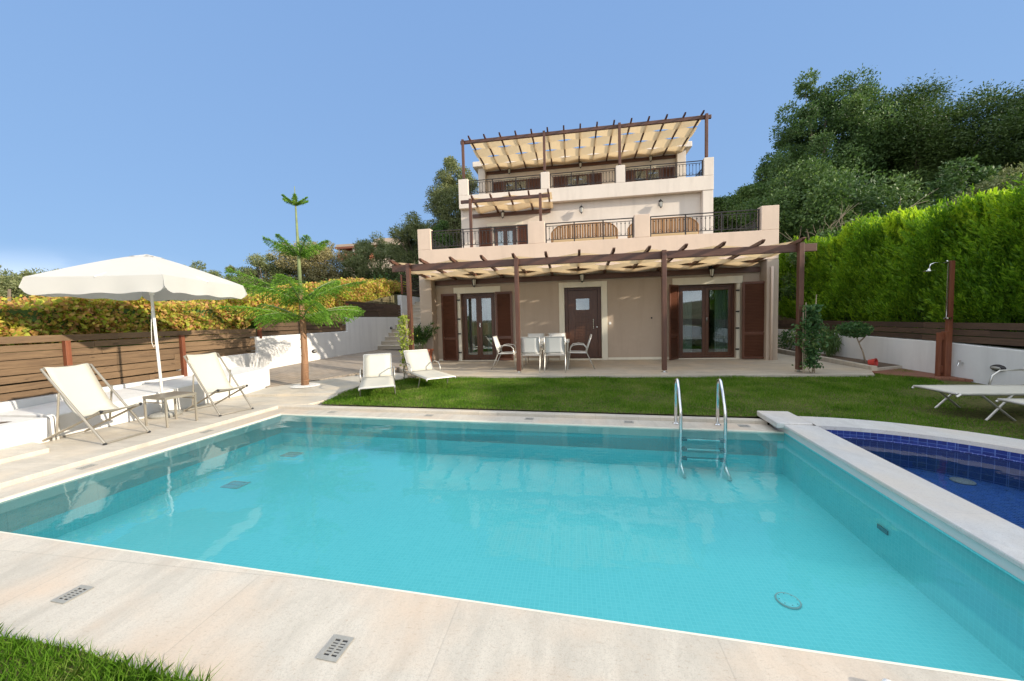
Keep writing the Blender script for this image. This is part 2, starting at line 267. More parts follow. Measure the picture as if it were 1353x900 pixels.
# ------------------------------------------------------------------ mesh helpers
class MB:
    def __init__(s): s.v = []; s.f = []
    def add(s, vs, fs):
        k = len(s.v); s.v += [tuple(p) for p in vs]; s.f += [tuple(i + k for i in f) for f in fs]; return s
    def box(s, x0, x1, y0, y1, z0, z1):
        return s.add([(x0, y0, z0), (x1, y0, z0), (x1, y1, z0), (x0, y1, z0), (x0, y0, z1), (x1, y0, z1), (x1, y1, z1), (x0, y1, z1)],
                     [(0, 3, 2, 1), (4, 5, 6, 7), (0, 1, 5, 4), (1, 2, 6, 5), (2, 3, 7, 6), (3, 0, 4, 7)])
    def obox(s, c, size, rz=0.0, rx=0.0, ry=0.0):
        R = Matrix.Rotation(rz, 3, 'Z') @ Matrix.Rotation(ry, 3, 'Y') @ Matrix.Rotation(rx, 3, 'X'); c = Vector(c); h = Vector(size) / 2
        vs = [c + R @ Vector((a * h.x, b * h.y, d * h.z)) for d in (-1, 1) for a, b in ((-1, -1), (1, -1), (1, 1), (-1, 1))]
        return s.add(vs, [(0, 3, 2, 1), (4, 5, 6, 7), (0, 1, 5, 4), (1, 2, 6, 5), (2, 3, 7, 6), (3, 0, 4, 7)])
    def tube(s, pts, r, n=8, cap=True, sq=False):
        pts = [Vector(p) for p in pts]; m = len(pts)
        rs = list(r) if isinstance(r, (list, tuple)) else [r] * m
        k = len(s.v); prev = None
        for i, p in enumerate(pts):
            d = (pts[min(i + 1, m - 1)] - pts[max(i - 1, 0)]).normalized()
            if prev is None: a = d.cross(Vector((0, 0, 1)) if abs(d.z) < .9 else Vector((1, 0, 0))).normalized()
            else: a = (prev - d * prev.dot(d)).normalized()
            prev = a; b = d.cross(a)
            for j in range(n):
                t = 2 * math.pi * (j + (.5 if n == 4 else 0)) / n; s.v.append(tuple(p + (a * math.cos(t) + b * math.sin(t)) * rs[i]))
        for i in range(m - 1):
            for j in range(n):
                s.f.append((k + i * n + j, k + i * n + (j + 1) % n, k + (i + 1) * n + (j + 1) % n, k + (i + 1) * n + j))
        if cap: s.f.append(tuple(k + j for j in range(n))[::-1]); s.f.append(tuple(k + (m - 1) * n + j for j in range(n)))
        return s
    def prism(s, poly, z0, z1):
        n = len(poly); za = z0 if callable(z0) else (lambda x, y: z0); zb = z1 if callable(z1) else (lambda x, y: z1)
        vs = [(x, y, za(x, y)) for x, y in poly] + [(x, y, zb(x, y)) for x, y in poly]
        return s.add(vs, [tuple(range(n))[::-1], tuple(range(n, 2 * n))] + [(i, (i + 1) % n, n + (i + 1) % n, n + i) for i in range(n)])
    def grid(s, fn, nu, nv):
        vs = [fn(u / nu, v / nv) for v in range(nv + 1) for u in range(nu + 1)]
        return s.add(vs, [(v * (nu + 1) + u, v * (nu + 1) + u + 1, (v + 1) * (nu + 1) + u + 1, (v + 1) * (nu + 1) + u) for v in range(nv) for u in range(nu)])
    def lathe(s, prof, c=(0, 0, 0), n=16):
        k = len(s.v)
        for r, z in prof:
            for j in range(n): t = 2 * math.pi * j / n; s.v.append((c[0] + r * math.cos(t), c[1] + r * math.sin(t), c[2] + z))
        for i in range(len(prof) - 1):
            for j in range(n): s.f.append((k + i * n + j, k + i * n + (j + 1) % n, k + (i + 1) * n + (j + 1) % n, k + (i + 1) * n + j))
        s.f.append(tuple(k + j for j in range(n))[::-1]); s.f.append(tuple(k + (len(prof) - 1) * n + j for j in range(n)))
        return s
    def build(s, name, mat, parent=None, bevel=0, smooth=False, solid=0):
        me = bpy.data.meshes.new(name); me.from_pydata(s.v, [], s.f); me.update()
        o = bpy.data.objects.new(name, me); COL.objects.link(o); me.materials.append(M[mat] if isinstance(mat, str) else mat)
        if smooth: me.polygons.foreach_set('use_smooth', [True] * len(me.polygons))
        if solid: md = o.modifiers.new('s', 'SOLIDIFY'); md.thickness = solid; md.offset = 0
        if bevel: md = o.modifiers.new('b', 'BEVEL'); md.width = bevel; md.segments = 2; md.limit_method = 'ANGLE'
        attach(o, parent); return o
def attach(o, parent):
    if parent is not None:
        o.parent = parent
        if parent.type == 'EMPTY': o.matrix_parent_inverse = (Matrix.Translation(parent.location) @ parent.rotation_euler.to_matrix().to_4x4()).inverted()
def tag(o, label=None, cat=None, group=None, kind=None):
    if label: o['label'] = label
    if cat: o['category'] = cat
    if group: o['group'] = group
    if kind: o['kind'] = kind
    return o
def thing(name, loc, label, cat, group=None):
    o = bpy.data.objects.new(name, None); COL.objects.link(o); o.location = loc; o.empty_display_size = .2
    return tag(o, label, cat, group)
def dup(src, loc, rz=0.0, label=None, scale=None):
    r = src.copy(); COL.objects.link(r); r.location = loc; r.rotation_euler = (0, 0, rz)
    if scale: r.scale = scale
    if label: r['label'] = label
    def rec(a, b):
        for ch in list(a.children):
            c = ch.copy(); COL.objects.link(c); c.parent = b; rec(ch, c)
    rec(src, r); return r
def struct(o): o['kind'] = 'structure'; return o
TH = 0.0617
def P(x, y, z=None):                      # pool axes -> world (the pool lies 3.5 degrees askew of the house)
    c, s = math.cos(TH), math.sin(TH); q = (c * x + s * y, -s * x + c * y)
    return q if z is None else (q[0], q[1], z)
def rect(x0, x1, y0, y1): return [P(x0, y0), P(x1, y0), P(x1, y1), P(x0, y1)]

def np_mesh(name, verts, nper, mat, parent=None):
    """verts (n, nper, 3): n separate faces of nper corners"""
    n = verts.shape[0]; me = bpy.data.meshes.new(name); me.vertices.add(n * nper); me.vertices.foreach_set('co', verts.astype(np.float32).ravel())
    me.loops.add(n * nper); me.loops.foreach_set('vertex_index', np.arange(n * nper, dtype=np.int32))
    me.polygons.add(n); me.polygons.foreach_set('loop_start', np.arange(0, n * nper, nper, dtype=np.int32)); me.polygons.foreach_set('loop_total', np.full(n, nper, dtype=np.int32))
    me.update(calc_edges=True); me.materials.append(M[mat]); o = bpy.data.objects.new(name, me); COL.objects.link(o); attach(o, parent); return o
def unit(a): return a / np.maximum(np.linalg.norm(a, axis=-1, keepdims=True), 1e-9)
def leaf_quads(c, d, size, width, rng=RNG, fold=None):
    """diamond leaves: centre c (n,3), axis d (n,3), length size, width ratio"""
    n = len(c); r = unit(rng.normal(size=(n, 3))); s = unit(np.cross(d, r)); L = size * rng.uniform(.6, 1.3, (n, 1)); w = L * width
    return np.stack([c - d * L * .5, c + s * w * .5, c + d * L * .5, c - s * w * .5], 1)
def clumps_leaves(cl, per, size, width, shell=.55, updir=.3, rng=RNG):
    """cl (k,4): clump centres and radii; leaves fill the outer part of every clump"""
    k = len(cl); n = k * per; i = np.repeat(np.arange(k), per); u = unit(rng.normal(size=(n, 3))); u[:, 2] *= .8
    rad = cl[i, 3:4] * (shell + (1 - shell) * rng.random((n, 1))) * rng.uniform(.75, 1.15, (n, 1)); c = cl[i, :3] + u * rad
    d = unit(u + rng.normal(size=(n, 3)) * .8 + np.array([0, 0, updir])); return leaf_quads(c, d, size, width, rng)

# ------------------------------------------------------------------ ground
def hill(x, y):
    inside = -8.5 < x < 7.6 and -7 < y < 27
    if inside: return -1.6
    h = 0.0
    if x <= -8.5: h = 1.15 + max(0, min(1, (y - 8) / 9)) * 1.5 + max(0, y - 17) * .15
    if x >= 7.6: h = .72 + max(0, x - 9) * .12 + max(0, y - 10) * .1
    if y >= 27: h = max(h, 2.5 + (y - 27) * .12)
    if y <= -7: h = max(h, -.06)
    if x <= -8.5: h -= max(0, -8.5 - x) * .012 * max(0, 1 - max(0, y - 8) / 20)
    h = min(h, 17 + 3 * math.sin(x * .05))
    return h + .25 * math.sin(x * .31 + 1) * math.sin(y * .27) * min(1, (abs(x) + abs(y)) / 60)
xs = [-700, -300, -150, -100, -70, -50, -40, -32, -26, -21, -17, -14, -12, -10.5, -9.5, -8.51, -8.49, -4, 0, 4, 7.59, 7.61, 8.5, 10, 12, 15, 18, 22, 27, 34, 45, 60, 80, 120, 250, 700]
ys = [-700, -200, -80, -40, -20, -12, -7.01, -6.99, -2, 2, 6, 8, 10, 12, 14, 16, 18, 20, 23, 26.99, 27.01, 29, 32, 36, 41, 47, 54, 62, 75, 95, 130, 200, 350, 700]
g = MB(); g.add([(x, y, hill(x, y)) for y in ys for x in xs], [(j * len(xs) + i, j * len(xs) + i + 1, (j + 1) * len(xs) + i + 1, (j + 1) * len(xs) + i) for j in range(len(ys) - 1) for i in range(len(xs) - 1)])
struct(g.build('terrain', 'hill_ground'))

# ------------------------------------------------------------------ pool, decks
WX0, WX1, WY0, WY1, WZ, FZ = -5.45, 2.33, 1.89, 5.48, -.075, -.62
b = MB()                                                     # pool shell: floor and four inner faces as one thin-walled basin
fl = rect(WX0, WX1, WY0, WY1)
def P3(p, z): return (p[0], p[1], z)
o4 = rect(WX0 - .15, WX1 + .04, WY0 - .15, WY1 + .15)
b.add([P3(p, FZ) for p in fl] + [P3(p, -.062) for p in fl], [(0, 1, 2, 3), (0, 4, 5, 1), (1, 5, 6, 2), (2, 6, 7, 3), (3, 7, 4, 0)])
struct(b.build('pool_basin', 'pool_tile'))
w = MB(); w.add([P3(p, WZ) for p in rect(WX0 + .002, WX1 - .002, WY0 + .002, WY1 - .002)], [(0, 1, 2, 3)])
struct(w.build('pool_water', 'water'))
# coping slabs, one sheet level with the water, then the step up to the deck
c = MB()
c.prism(rect(WX0 - .37, WX0, WY0, WY1 + .32), -.4, -.05); c.prism(rect(WX0, 2.27, WY1, WY1 + .32), -.4, -.05)
c.prism(rect(-14, 7.0, -7, WY0), -.4, -.05)
struct(c.build('pool_coping', 'limestone', bevel=.008))
# white lip round the water
lip = MB(); lip.prism(rect(WX0, WX0 + .02, WY0, WY1), -.18, -.058); lip.prism(rect(WX0 + .02, WX1, WY0, WY0 + .018), -.18, -.058); lip.prism(rect(WX0 + .02, WX1, WY1 - .02, WY1), -.18, -.058)
struct(lip.build('pool_lip', 'trim'))
# raised deck on the left and behind the far coping (lies 5 cm higher)
d = MB()
d.prism([P(WX0 - .37, WY0), P(WX0 - .37, WY1 + .32), (-4.95, 6.32), (-4.78, 7.0), (-4.72, 7.5), (-6.9, 7.6), (-7.2, 8.2), (-12, 8.2), (-12, 2.4)], -.4, 0.0)
d.prism([P(WX0 - .37, WY1 + .32), P(2.27, WY1 + .32), P(2.27, WY1 + .43), (-4.9, 6.30)], -.4, -.003)
struct(d.build('pool_deck', 'limestone_deck', bevel=.006))
up = MB(); up.prism([(-7.05, 7.7), (-6.9, 6.9), (-4.9, 7.15), (-4.8, 8.0), (-4.1, 8.85), (-4.35, 9.35), (-5.1, 9.6), (-5.9, 8.9), (-6.5, 8.2)], -.3, lambda x, y: .05 + max(0, (y - 7.4)) * .04)
struct(up.build('upper_deck', 'limestone_deck', bevel=.006))
pf = MB(); pf.prism([(-8.0, 2.6), (-6.55, 2.6), (-6.45, 3.62), (-6.75, 3.74), (-7.0, 3.8), (-8.0, 3.8)], -.2, .05); struct(pf.build('side_platform', 'limestone_deck', bevel=.006))
# courtyard paving rises towards the left wall
def cz(x, y): return .10 + max(0, min(1, (-5.0 - x) / 3.3)) * .23 + max(0, min(1, (y - 8) / 3)) * .03
cp = MB(); B_ = [(-7.0, 7.66, .066), (-6.5, 8.31, .09), (-5.8, 9.6, .14), (-5.1, 10.4, .152), (-4.9, 16.5, .152)]; W_ = [(-8.3, 7.95, .12), (-8.3, 9.2, .30), (-8.3, 11.5, .33), (-8.3, 13.5, .33), (-8.3, 16.5, .33)]
cp.grid(lambda u, v: tuple(Vector(W_[min(int(v * 4), 3)]).lerp(Vector(W_[min(int(v * 4), 3) + 1]), v * 4 - min(int(v * 4), 3)).lerp(Vector(B_[min(int(v * 4), 3)]).lerp(Vector(B_[min(int(v * 4), 3) + 1]), v * 4 - min(int(v * 4), 3)), u)), 6, 16)
cp.add([p for p in B_] + [(p[0], p[1], -.2) for p in B_], [(i, i + 5, i + 6, i + 1) for i in range(4)])
struct(cp.build('courtyard_paving', 'paving'))
pt = MB(); pt.prism([(-4.1, 8.8), (6.15, 8.9), (6.5, 9.5), (6.55, 19), (5.6, 19), (5.6, 12.05), (-4.9, 12.05), (-5.1, 10.4), (-4.35, 9.3)], -.2, .15); struct(pt.build('patio_floor', 'patio_stone', bevel=.01))

# divider wall with marble cap, kids' pool
CX, CY = 2.63, 3.4
dv = MB(); dv.prism(rect(2.335, 2.61, -.5, 5.9), -.9, .03); struct(dv.build('divider_wall', 'white_paint'))
dc = MB(); dc.prism(rect(2.275, 2.64, -.5, 5.34), .03, .075); dc.prism(rect(2.20, 2.60, 5.345, 5.98), .02, .095); struct(dc.build('divider_cap', 'marble', bevel=.012))
def arc(r, a0, a1, n): return [P(CX + r * math.cos(a0 + (a1 - a0) * i / n), CY + r * math.sin(a0 + (a1 - a0) * i / n)) for i in range(n + 1)]
n = 48; inn = arc(1.93, math.pi / 2, -math.pi / 2, n); ou = arc(2.39, math.pi / 2, -math.pi / 2, n)
cc = MB()
for i in range(n):
    cc.add([P3(inn[i], .03), P3(inn[i + 1], .03), P3(ou[i + 1], -.2), P3(ou[i], -.2), P3(inn[i], .075), P3(inn[i + 1], .075), P3(ou[i + 1], .075), P3(ou[i], .075)],
           [(4, 7, 6, 5), (0, 4, 5, 1), (2, 6, 7, 3), (0, 1, 2, 3)])
struct(cc.build('curved_coping', 'marble'))
kb = MB(); KF = -.33
for i in range(n):
    a, b2 = inn[i], inn[i + 1]; kb.add([P3(a, .03), P3(b2, .03), P3(b2, KF), P3(a, KF)], [(0, 1, 2, 3)])
a0, a1 = P(2.612, CY + 1.93), P(2.612, CY - 1.93); kb.add([P3(a0, .03), P3(a1, .03), P3(a1, KF), P3(a0, KF)], [(0, 1, 2, 3)])
struct(kb.build('small_pool_wall', 'blue_border'))
kf = MB(); kf.add([P3(p, KF) for p in inn], [tuple(range(n + 1))[::-1]]); struct(kf.build('small_pool_floor', 'blue_tile'))
kw = MB(); kw.add([P3(p, -.055) for p in arc(1.927, math.pi / 2, -math.pi / 2, n)], [tuple(range(n + 1))[::-1]]); struct(kw.build('small_pool_water', 'water_small'))
rb = MB()                                                    # pale rounded rail of tile just under the coping
for i in range(n): 
    pass
rb.tube([P3(p, -.052) for p in arc(1.915, math.pi / 2, -math.pi / 2, n)], .012, 6); struct(rb.build('small_pool_rail', 'blue_border', smooth=True))
dk = MB(); dk.prism([P(2.64, -7.2), P(8, -7.2), P(8, 1.0), P(2.64, 1.0)], -.4, .03); struct(dk.build('side_deck', 'limestone', bevel=.006))

# lawn
def lz(x, y): return .015 + max(0, min(1, (y - 5.9) / 3)) * .075
lawn_poly = [P(-5.0, 5.92), P(2.0, 5.92), P(2.45, 5.98)] + arc(2.39, math.pi / 2 - .05, -.9, 20) + [(8.3, 1.2), (7.38, 1.2), (7.38, 9.9), (6.2, 9.0), (6.1, 8.88), (-4.05, 8.78), (-4.6, 8.0), (-4.8, 7.2)]
lw_ = MB()
from mathutils.geometry import tessellate_polygon
lp = [p for p in lawn_poly]
lp = [(min(x, 7.385), y) for x, y in lp]
tri = tessellate_polygon([[Vector((x, y, 0)) for x, y in lp]])
lw_.add([(x, y, lz(x, y)) for x, y in lp], [tuple(t_) for t_ in tri]); lawn_o = struct(lw_.build('lawn_ground', 'lawn_soil'))
def inpoly(px, py, poly):
    inside = np.zeros(len(px), bool); j = len(poly) - 1
    for i in range(len(poly)):
        xi, yi = poly[i]; xj, yj = poly[j]
        cnd = ((yi > py) != (yj > py)) & (px < (xj - xi) * (py - yi) / (yj - yi + 1e-12) + xi); inside ^= cnd; j = i
    return inside
def grass(name, poly, n, h, w, zf, label, lean=.5, seed=3, hn=None):
    r = np.random.default_rng(seed); xs_ = [p[0] for p in poly]; ys_ = [p[1] for p in poly]
    x = r.uniform(min(xs_), max(xs_), n); y = r.uniform(min(ys_), max(ys_), n); k = inpoly(x, y, poly); x, y = x[k], y[k]; n = len(x)
    z = np.array([zf(a, b_) for a, b_ in zip(x, y)]) - .004; a = r.uniform(0, 2 * np.pi, n); hh = h * r.uniform(.5, 1.3, n)
    patch = .75 + .35 * np.sin(x * 3.1 + 1.3 * np.sin(y * 2.2)) * np.sin(y * 3.7 + x); hh = hh * np.clip(patch, .55, 1.2)
    if hn is not None: hh = hh * hn(x, y)
    ln = lean * hh * r.uniform(.1, 1.2, n); dx, dy = np.cos(a), np.sin(a); b0 = r.uniform(0, 2 * np.pi, n); sx, sy = np.cos(b0) * w / 2, np.sin(b0) * w / 2
    base = np.stack([x, y, z], 1); s_ = np.stack([sx, sy, 0 * x], 1); mid = base + np.stack([dx * ln * .3, dy * ln * .3, hh * .6], 1); tip = base + np.stack([dx * ln, dy * ln, hh], 1)
    v = np.stack([base - s_, base + s_, mid + s_ * .7, tip, mid - s_ * .7], 1)
    o = np_mesh(name, v, 5, 'grass'); tag(o, label, 'grass', kind='stuff'); return o
gp = [p for p in lp if p[1] > 3.0]
gp = [(p[0], p[1] - .0) for p in gp]
grass('lawn_grass', gp, 340000, .055, .0065, lz, 'mown green lawn between the pools and the patio', .6)
fg = [(-6, -1.5), (-6, 1.45), (-3.5, 1.42), (-2.92, 1.38), (-2.42, 1.37), (-1.95, 1.32), (-1.6, 1.30), (-1.45, 1.22), (-1.5, .9), (-1.7, .0), (-1.7, -1.5)]
fgs = MB(); fgs.prism(fg, -.1, -.036); struct(fgs.build('verge_soil', 'lawn_soil'))
grass('verge_grass', [p for p in fg], 130000, .095, .0055, lambda x, y: -.04, 'long rough grass at the near left corner of the pool surround', .9, 5)

# ------------------------------------------------------------------ house
HW = thing('house', (0, 14, .15), 'three-storey beige villa with stepped terraces, brown shutters and black railings', 'house')
def hb(name, mat, boxes, bevel=.012, parent=None, **kw):
    if name in ('ground_side_wall', 'middle_side_wall', 'top_side_wall', 'plinth', 'terrace_side_parapet', 'upper_side_parapet', 'interior_room', 'middle_room', 'reveal', 'door_step') and len(boxes) > 1:
        return [hb(name, mat, [q], bevel, parent, **kw) for q in boxes][0]
    m = MB()
    for q in boxes: m.box(*q)
    return m.build(name, mat, parent or HW, bevel=bevel, **kw)
# ground floor walls: recessed front with openings (door, two windows)
Yf, Yw, Yu, Yt = 12.0, 11.6, 15.98, 19.3
D0, D1, DT = -.28, .86, 2.42
L0, L1, LT = -3.64, -2.49, 2.37
R0, R1, RT = 3.10, 4.70, 2.37
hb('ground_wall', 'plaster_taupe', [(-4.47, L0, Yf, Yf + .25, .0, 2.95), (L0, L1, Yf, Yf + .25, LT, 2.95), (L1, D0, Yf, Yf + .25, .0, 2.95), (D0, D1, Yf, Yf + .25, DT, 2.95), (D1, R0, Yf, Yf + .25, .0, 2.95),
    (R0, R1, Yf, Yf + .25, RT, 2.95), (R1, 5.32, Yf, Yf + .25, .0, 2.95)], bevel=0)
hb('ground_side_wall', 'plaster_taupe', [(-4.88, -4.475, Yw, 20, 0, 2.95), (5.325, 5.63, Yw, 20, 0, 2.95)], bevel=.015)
hb('plinth', 'trim', [(-4.46, L0 - .02, Yf - .012, Yf - .001, .15, .22), (L1 + .02, D0 - .18, Yf - .012, Yf - .001, .15, .22), (D1 + .18, R0 - .02, Yf - .012, Yf - .001, .15, .22)], bevel=0)
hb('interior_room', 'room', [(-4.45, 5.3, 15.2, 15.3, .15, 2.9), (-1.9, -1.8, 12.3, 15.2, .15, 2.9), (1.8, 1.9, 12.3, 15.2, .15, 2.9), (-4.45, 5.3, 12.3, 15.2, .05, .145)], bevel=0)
hb('terrace_slab', 'plaster_sand', [(-4.87, 5.62, 11.86, 16.0, 2.955, 3.25)], bevel=0)
# parapet of the first terrace, with piers
hb('terrace_parapet', 'plaster_sand', [(-4.87, 5.62, Yw, Yw + .25, 2.955, 3.76)], bevel=.012)
for x0, x1 in ((-4.87, -4.44), (-1.33, -.82), (1.79, 2.23), (5.17, 5.62)):
    hb('terrace_pier', 'plaster_sand', [(x0, x1, Yw + .002, Yw + .252, 3.76, 4.42)])
hb('terrace_side_parapet', 'plaster_sand', [(-4.87, -4.65, Yw + .26, 16.0, 3.255, 3.74), (5.40, 5.62, Yw + .26, 16.0, 3.255, 3.74)])
# middle storey
hb('middle_wall', 'plaster_cream', [(-4.70, -3.30, Yu + .02, Yu + .3, 3.25, 6.25), (-3.30, -2.32, Yu + .02, Yu + .3, 5.42, 6.25), (-2.32, 4.96, Yu + .02, Yu + .3, 3.25, 6.25)], bevel=0)
hb('middle_side_wall', 'plaster_cream', [(-4.70, -4.45, Yu + .31, 24, 3.25, 6.25), (4.965, 5.34, Yu - .22, 24, 3.25, 6.2)])
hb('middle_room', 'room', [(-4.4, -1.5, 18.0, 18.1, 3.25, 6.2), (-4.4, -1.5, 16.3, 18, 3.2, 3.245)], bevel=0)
hb('middle_slab', 'plaster_cream', [(-4.68, 5.34, Yu - .23, 24, 6.253, 6.35)], bevel=0)
hb('upper_parapet', 'plaster_cream', [(-4.70, 5.35, Yu - .24, Yu, 6.2, 6.74)])
for x0, x1 in ((-4.70, -4.28), (-1.22, -.87), (1.75, 2.10), (5.0, 5.35)):
    hb('upper_pier', 'plaster_cream', [(x0, x1, Yu - .238, Yu + .002, 6.742, 7.41)])
hb('upper_side_parapet', 'plaster_cream', [(-4.70, -4.5, Yu + .01, 24, 6.36, 6.75), (5.15, 5.35, Yu + .01, 24, 6.36, 6.75)])
# top storey
hb('top_wall', 'plaster_cream', [(-4.25, 4.86, Yt, Yt + .25, 6.35, 9.1)], bevel=0)
hb('top_side_wall', 'plaster_cream', [(-4.62, -4.26, Yt - .3, 25, 6.35, 9.1), (4.87, 5.25, Yt - .3, 25, 6.35, 9.1)])
hb('roof_slab', 'plaster_cream', [(-4.85, 5.47, Yt - .5, 25.3, 9.105, 9.36)], bevel=.03)
# openings
def louvre(name, x0, x1, z0, z1, y, rz=0.0, hinge=0, parent=None, light=False):
    """louvred shutter leaf hinged at one side"""
    w_ = x1 - x0; m = MB(); fr = .06; T = .035
    X0, X1 = (0, w_) if hinge == 0 else (-w_, 0)
    m.box(X0, X0 + fr, -T, 0, z0, z1); m.box(X1 - fr, X1, -T, 0, z0, z1)
    m.box(X0 + fr, X1 - fr, -T, 0, z1 - fr, z1); m.box(X0 + fr, X1 - fr, -T, 0, z0, z0 + fr); zm = z0 + (z1 - z0) * .33
    m.box(X0 + fr, X1 - fr, -T, 0, zm - .03, zm + .03)
    z = z0 + fr + .03
    while z < z1 - fr - .02:
        if abs(z - zm) > .045: m.obox(((X0 + X1) / 2, -T / 2, z), (X1 - X0 - 2 * fr, .008, .05), rx=.55)
        z += .042
    m.box(X0 + fr, X1 - fr, -.006, -.002, z0 + fr, z1 - fr)
    m.add([], [])
    R = Matrix.Translation(((x0 if hinge == 0 else x1), y, 0)) @ Matrix.Rotation(rz, 4, 'Z')
    m.v = [tuple(R @ Vector(p)) for p in m.v]
    return m.build(name, 'shutter', parent or HW)
def hinges(x, z0, z1, y, parent):
    m = MB()
    for k in (.12, .4, .62, .9): m = MB(); z = z0 + (z1 - z0) * k; m.box(x - .05, x + .05, y - .02, y, z - .02, z + .02); m.build('hinge', 'iron', parent)
def french(x0, x1, z0, z1, y, curtain='curtain', depth=.12):
    yy = y + depth; win = hb('glazed_door', 'door_wood', [(x0, x0 + .07, yy, yy + .07, z0, z1), (x1 - .07, x1, yy, yy + .07, z0, z1), (x0 + .07, x1 - .07, yy, yy + .07, z1 - .08, z1), (x0 + .07, x1 - .07, yy, yy + .07, z0, z0 + .05)], bevel=.004)
    xm = (x0 + x1) / 2
    for a, b_ in ((x0 + .075, xm - .002), (xm + .002, x1 - .075)):
        lf = hb('door_leaf', 'door_wood', [(a, a + .09, yy + .01, yy + .06, z0 + .055, z1 - .085), (b_ - .09, b_, yy + .01, yy + .06, z0 + .055, z1 - .085), (a + .09, b_ - .09, yy + .01, yy + .06, z1 - .18, z1 - .085), (a + .09, b_ - .09, yy + .01, yy + .06, z0 + .055, z0 + .17)], bevel=.004, parent=win)
        gl = MB(); gl.box(a + .09, b_ - .09, yy + .032, yy + .036, z0 + .17, z1 - .18); gl.build('pane', 'glass', win)
        cu = MB(); side = a < xm - .2 if a < xm - .01 else False
        ca, cb = (a - .02, a + (b_ - a) * .55) if a < xm - .01 else (a + (b_ - a) * .45, b_ + .02)
        cu.grid(lambda u, v: (ca + (cb - ca) * u, yy + .22 + .025 * math.sin(u * 42), z0 + .06 + (z1 - z0 - .15) * v), 60, 1); cu.build('curtain', curtain, win)
    h = MB(); h.box(xm + .02, xm + .045, yy - .02, yy + .01, (z0 + z1) / 2 - .02, (z0 + z1) / 2 + .12); h.box(xm + .02, xm + .035, yy - .045, yy - .02, (z0 + z1) / 2 + .03, (z0 + z1) / 2 + .05); h.build('handle', 'steel', win)
    rv = hb('reveal', 'trim', [(x0 - .012, x0 - .001, y - .01, y + .24, z0, z1 + .01), (x1 + .001, x1 + .012, y - .01, y + .24, z0, z1 + .01)], bevel=0, parent=win)
    return win
lw1 = french(L0, L1, .17, LT, Yf); french(R0, R1, .17, RT, Yf)
hb('lintel', 'trim', [(-3.86, -2.30, Yf - .03, Yf - .002, LT - .01, 2.56)], bevel=.006); hb('lintel', 'trim', [(2.93, 4.86, Yf - .03, Yf - .002, RT - .01, 2.57)], bevel=.006)
hb('jamb', 'trim', [(L0 - .1, L0 - .015, Yf - .02, Yf - .002, .16, LT - .015)], bevel=.004); hb('jamb', 'trim', [(R1 + .015, R1 + .1, Yf - .02, Yf - .002, .16, RT - .015)], bevel=.004)
hb('sill', 'trim', [(L0 - .1, L1 + .05, Yf - .05, Yf + .1, .152, .168)], bevel=.003); hb('sill', 'trim', [(R0 - .1, R1 + .1, Yf - .05, Yf + .1, .152, .168)], bevel=.003)
louvre('shutter', -4.30, -3.76, .17, 2.37, Yf - .05, -.12, 1); louvre('shutter', L1 + .02, -1.92, .17, 2.37, Yf - .04, -.03, 0)
louvre('shutter', R0 - .55, R0 - .03, .17, 2.36, Yf - .05, .85, 1); louvre('shutter', R1 + .06, 5.53, .17, 2.37, Yf - .24, -.02, 0)
hinges(L0 - .06, .17, LT, Yf - .03, HW); hinges(R1 + .02, .17, RT, Yf - .03, HW)
# entrance door
hb('door_surround', 'trim', [(-.44, D0 + .005, Yf - .035, Yf + .1, .15, DT + .16), (D1 - .005, 1.03, Yf - .035, Yf + .1, .15, DT + .16), (D0 + .006, D1 - .006, Yf - .035, Yf + .1, DT - .005, DT + .16)], bevel=.006)
dm = MB(); x0, x1, z0, z1 = D0 + .01, D1 - .01, .2, DT - .01; yd = Yf + .1
dm.box(x0, x0 + .1, yd, yd + .08, z0, z1); dm.box(x1 - .1, x1, yd, yd + .08, z0, z1); dm.box(x0 + .1, x1 - .1, yd, yd + .08, z1 - .08, z1)
door = dm.build('door_frame', 'door_wood', HW, bevel=.004)
dl = MB(); a, b_ = x0 + .105, x1 - .105; dl.box(a, b_, yd + .03, yd + .09, z0, 1.72); dl.box(a, a + .25, yd + .03, yd + .09, 1.72, 2.07); dl.box(b_ - .25, b_, yd + .03, yd + .09, 1.72, 2.07); dl.box(a, b_, yd + .03, yd + .09, 2.07, z1 - .085)
for i in range(14): z = .42 + i * .09; dl.box(a + .22, b_ - .22, yd + .018, yd + .028, z, z + .07)
dleaf = dl.build('front_door', 'door_wood', HW, bevel=.003)
gl = MB(); gl.box(a + .25, b_ - .25, yd + .05, yd + .055, 1.72, 2.07); gl.build('door_window', 'glass', dleaf)
hd = MB(); hx = b_ - .13; hd.tube([(hx, yd, 1.12), (hx, yd, 1.42)], .012, 8); hd.tube([(hx, yd, 1.17), (hx, yd + .03, 1.17)], .008); hd.tube([(hx, yd, 1.37), (hx, yd + .03, 1.37)], .008); hd.build('pull_handle', 'steel', dleaf)
kh = MB(); kh.tube([(b_ - .02, yd + .0, 1.17), (b_ - .02, yd + .03, 1.17)], .02, 10); kh.build('keyhole', 'steel', dleaf)
hb('door_step', 'trim', [(-.30, .88, Yf - .06, Yf + .1, .152, .19)], bevel=.004)
so_ = MB(); so_.box(1.07, 1.14, Yf - .015, Yf - .001, 1.24, 1.32); so_.build('light_switch', 'white_paint', HW, bevel=.004)
so_ = MB(); so_.tube([(2.33, Yf - .03, 1.41), (2.33, Yf, 1.41)], .025, 10); so_.build('wall_tap', 'iron', HW)
dp = MB(); dp.tube([(5.44, Yw - .05, .15), (5.44, Yw - .05, 2.75)], .035, 8); dp.build('downpipe', 'plaster_sand', HW, smooth=True)
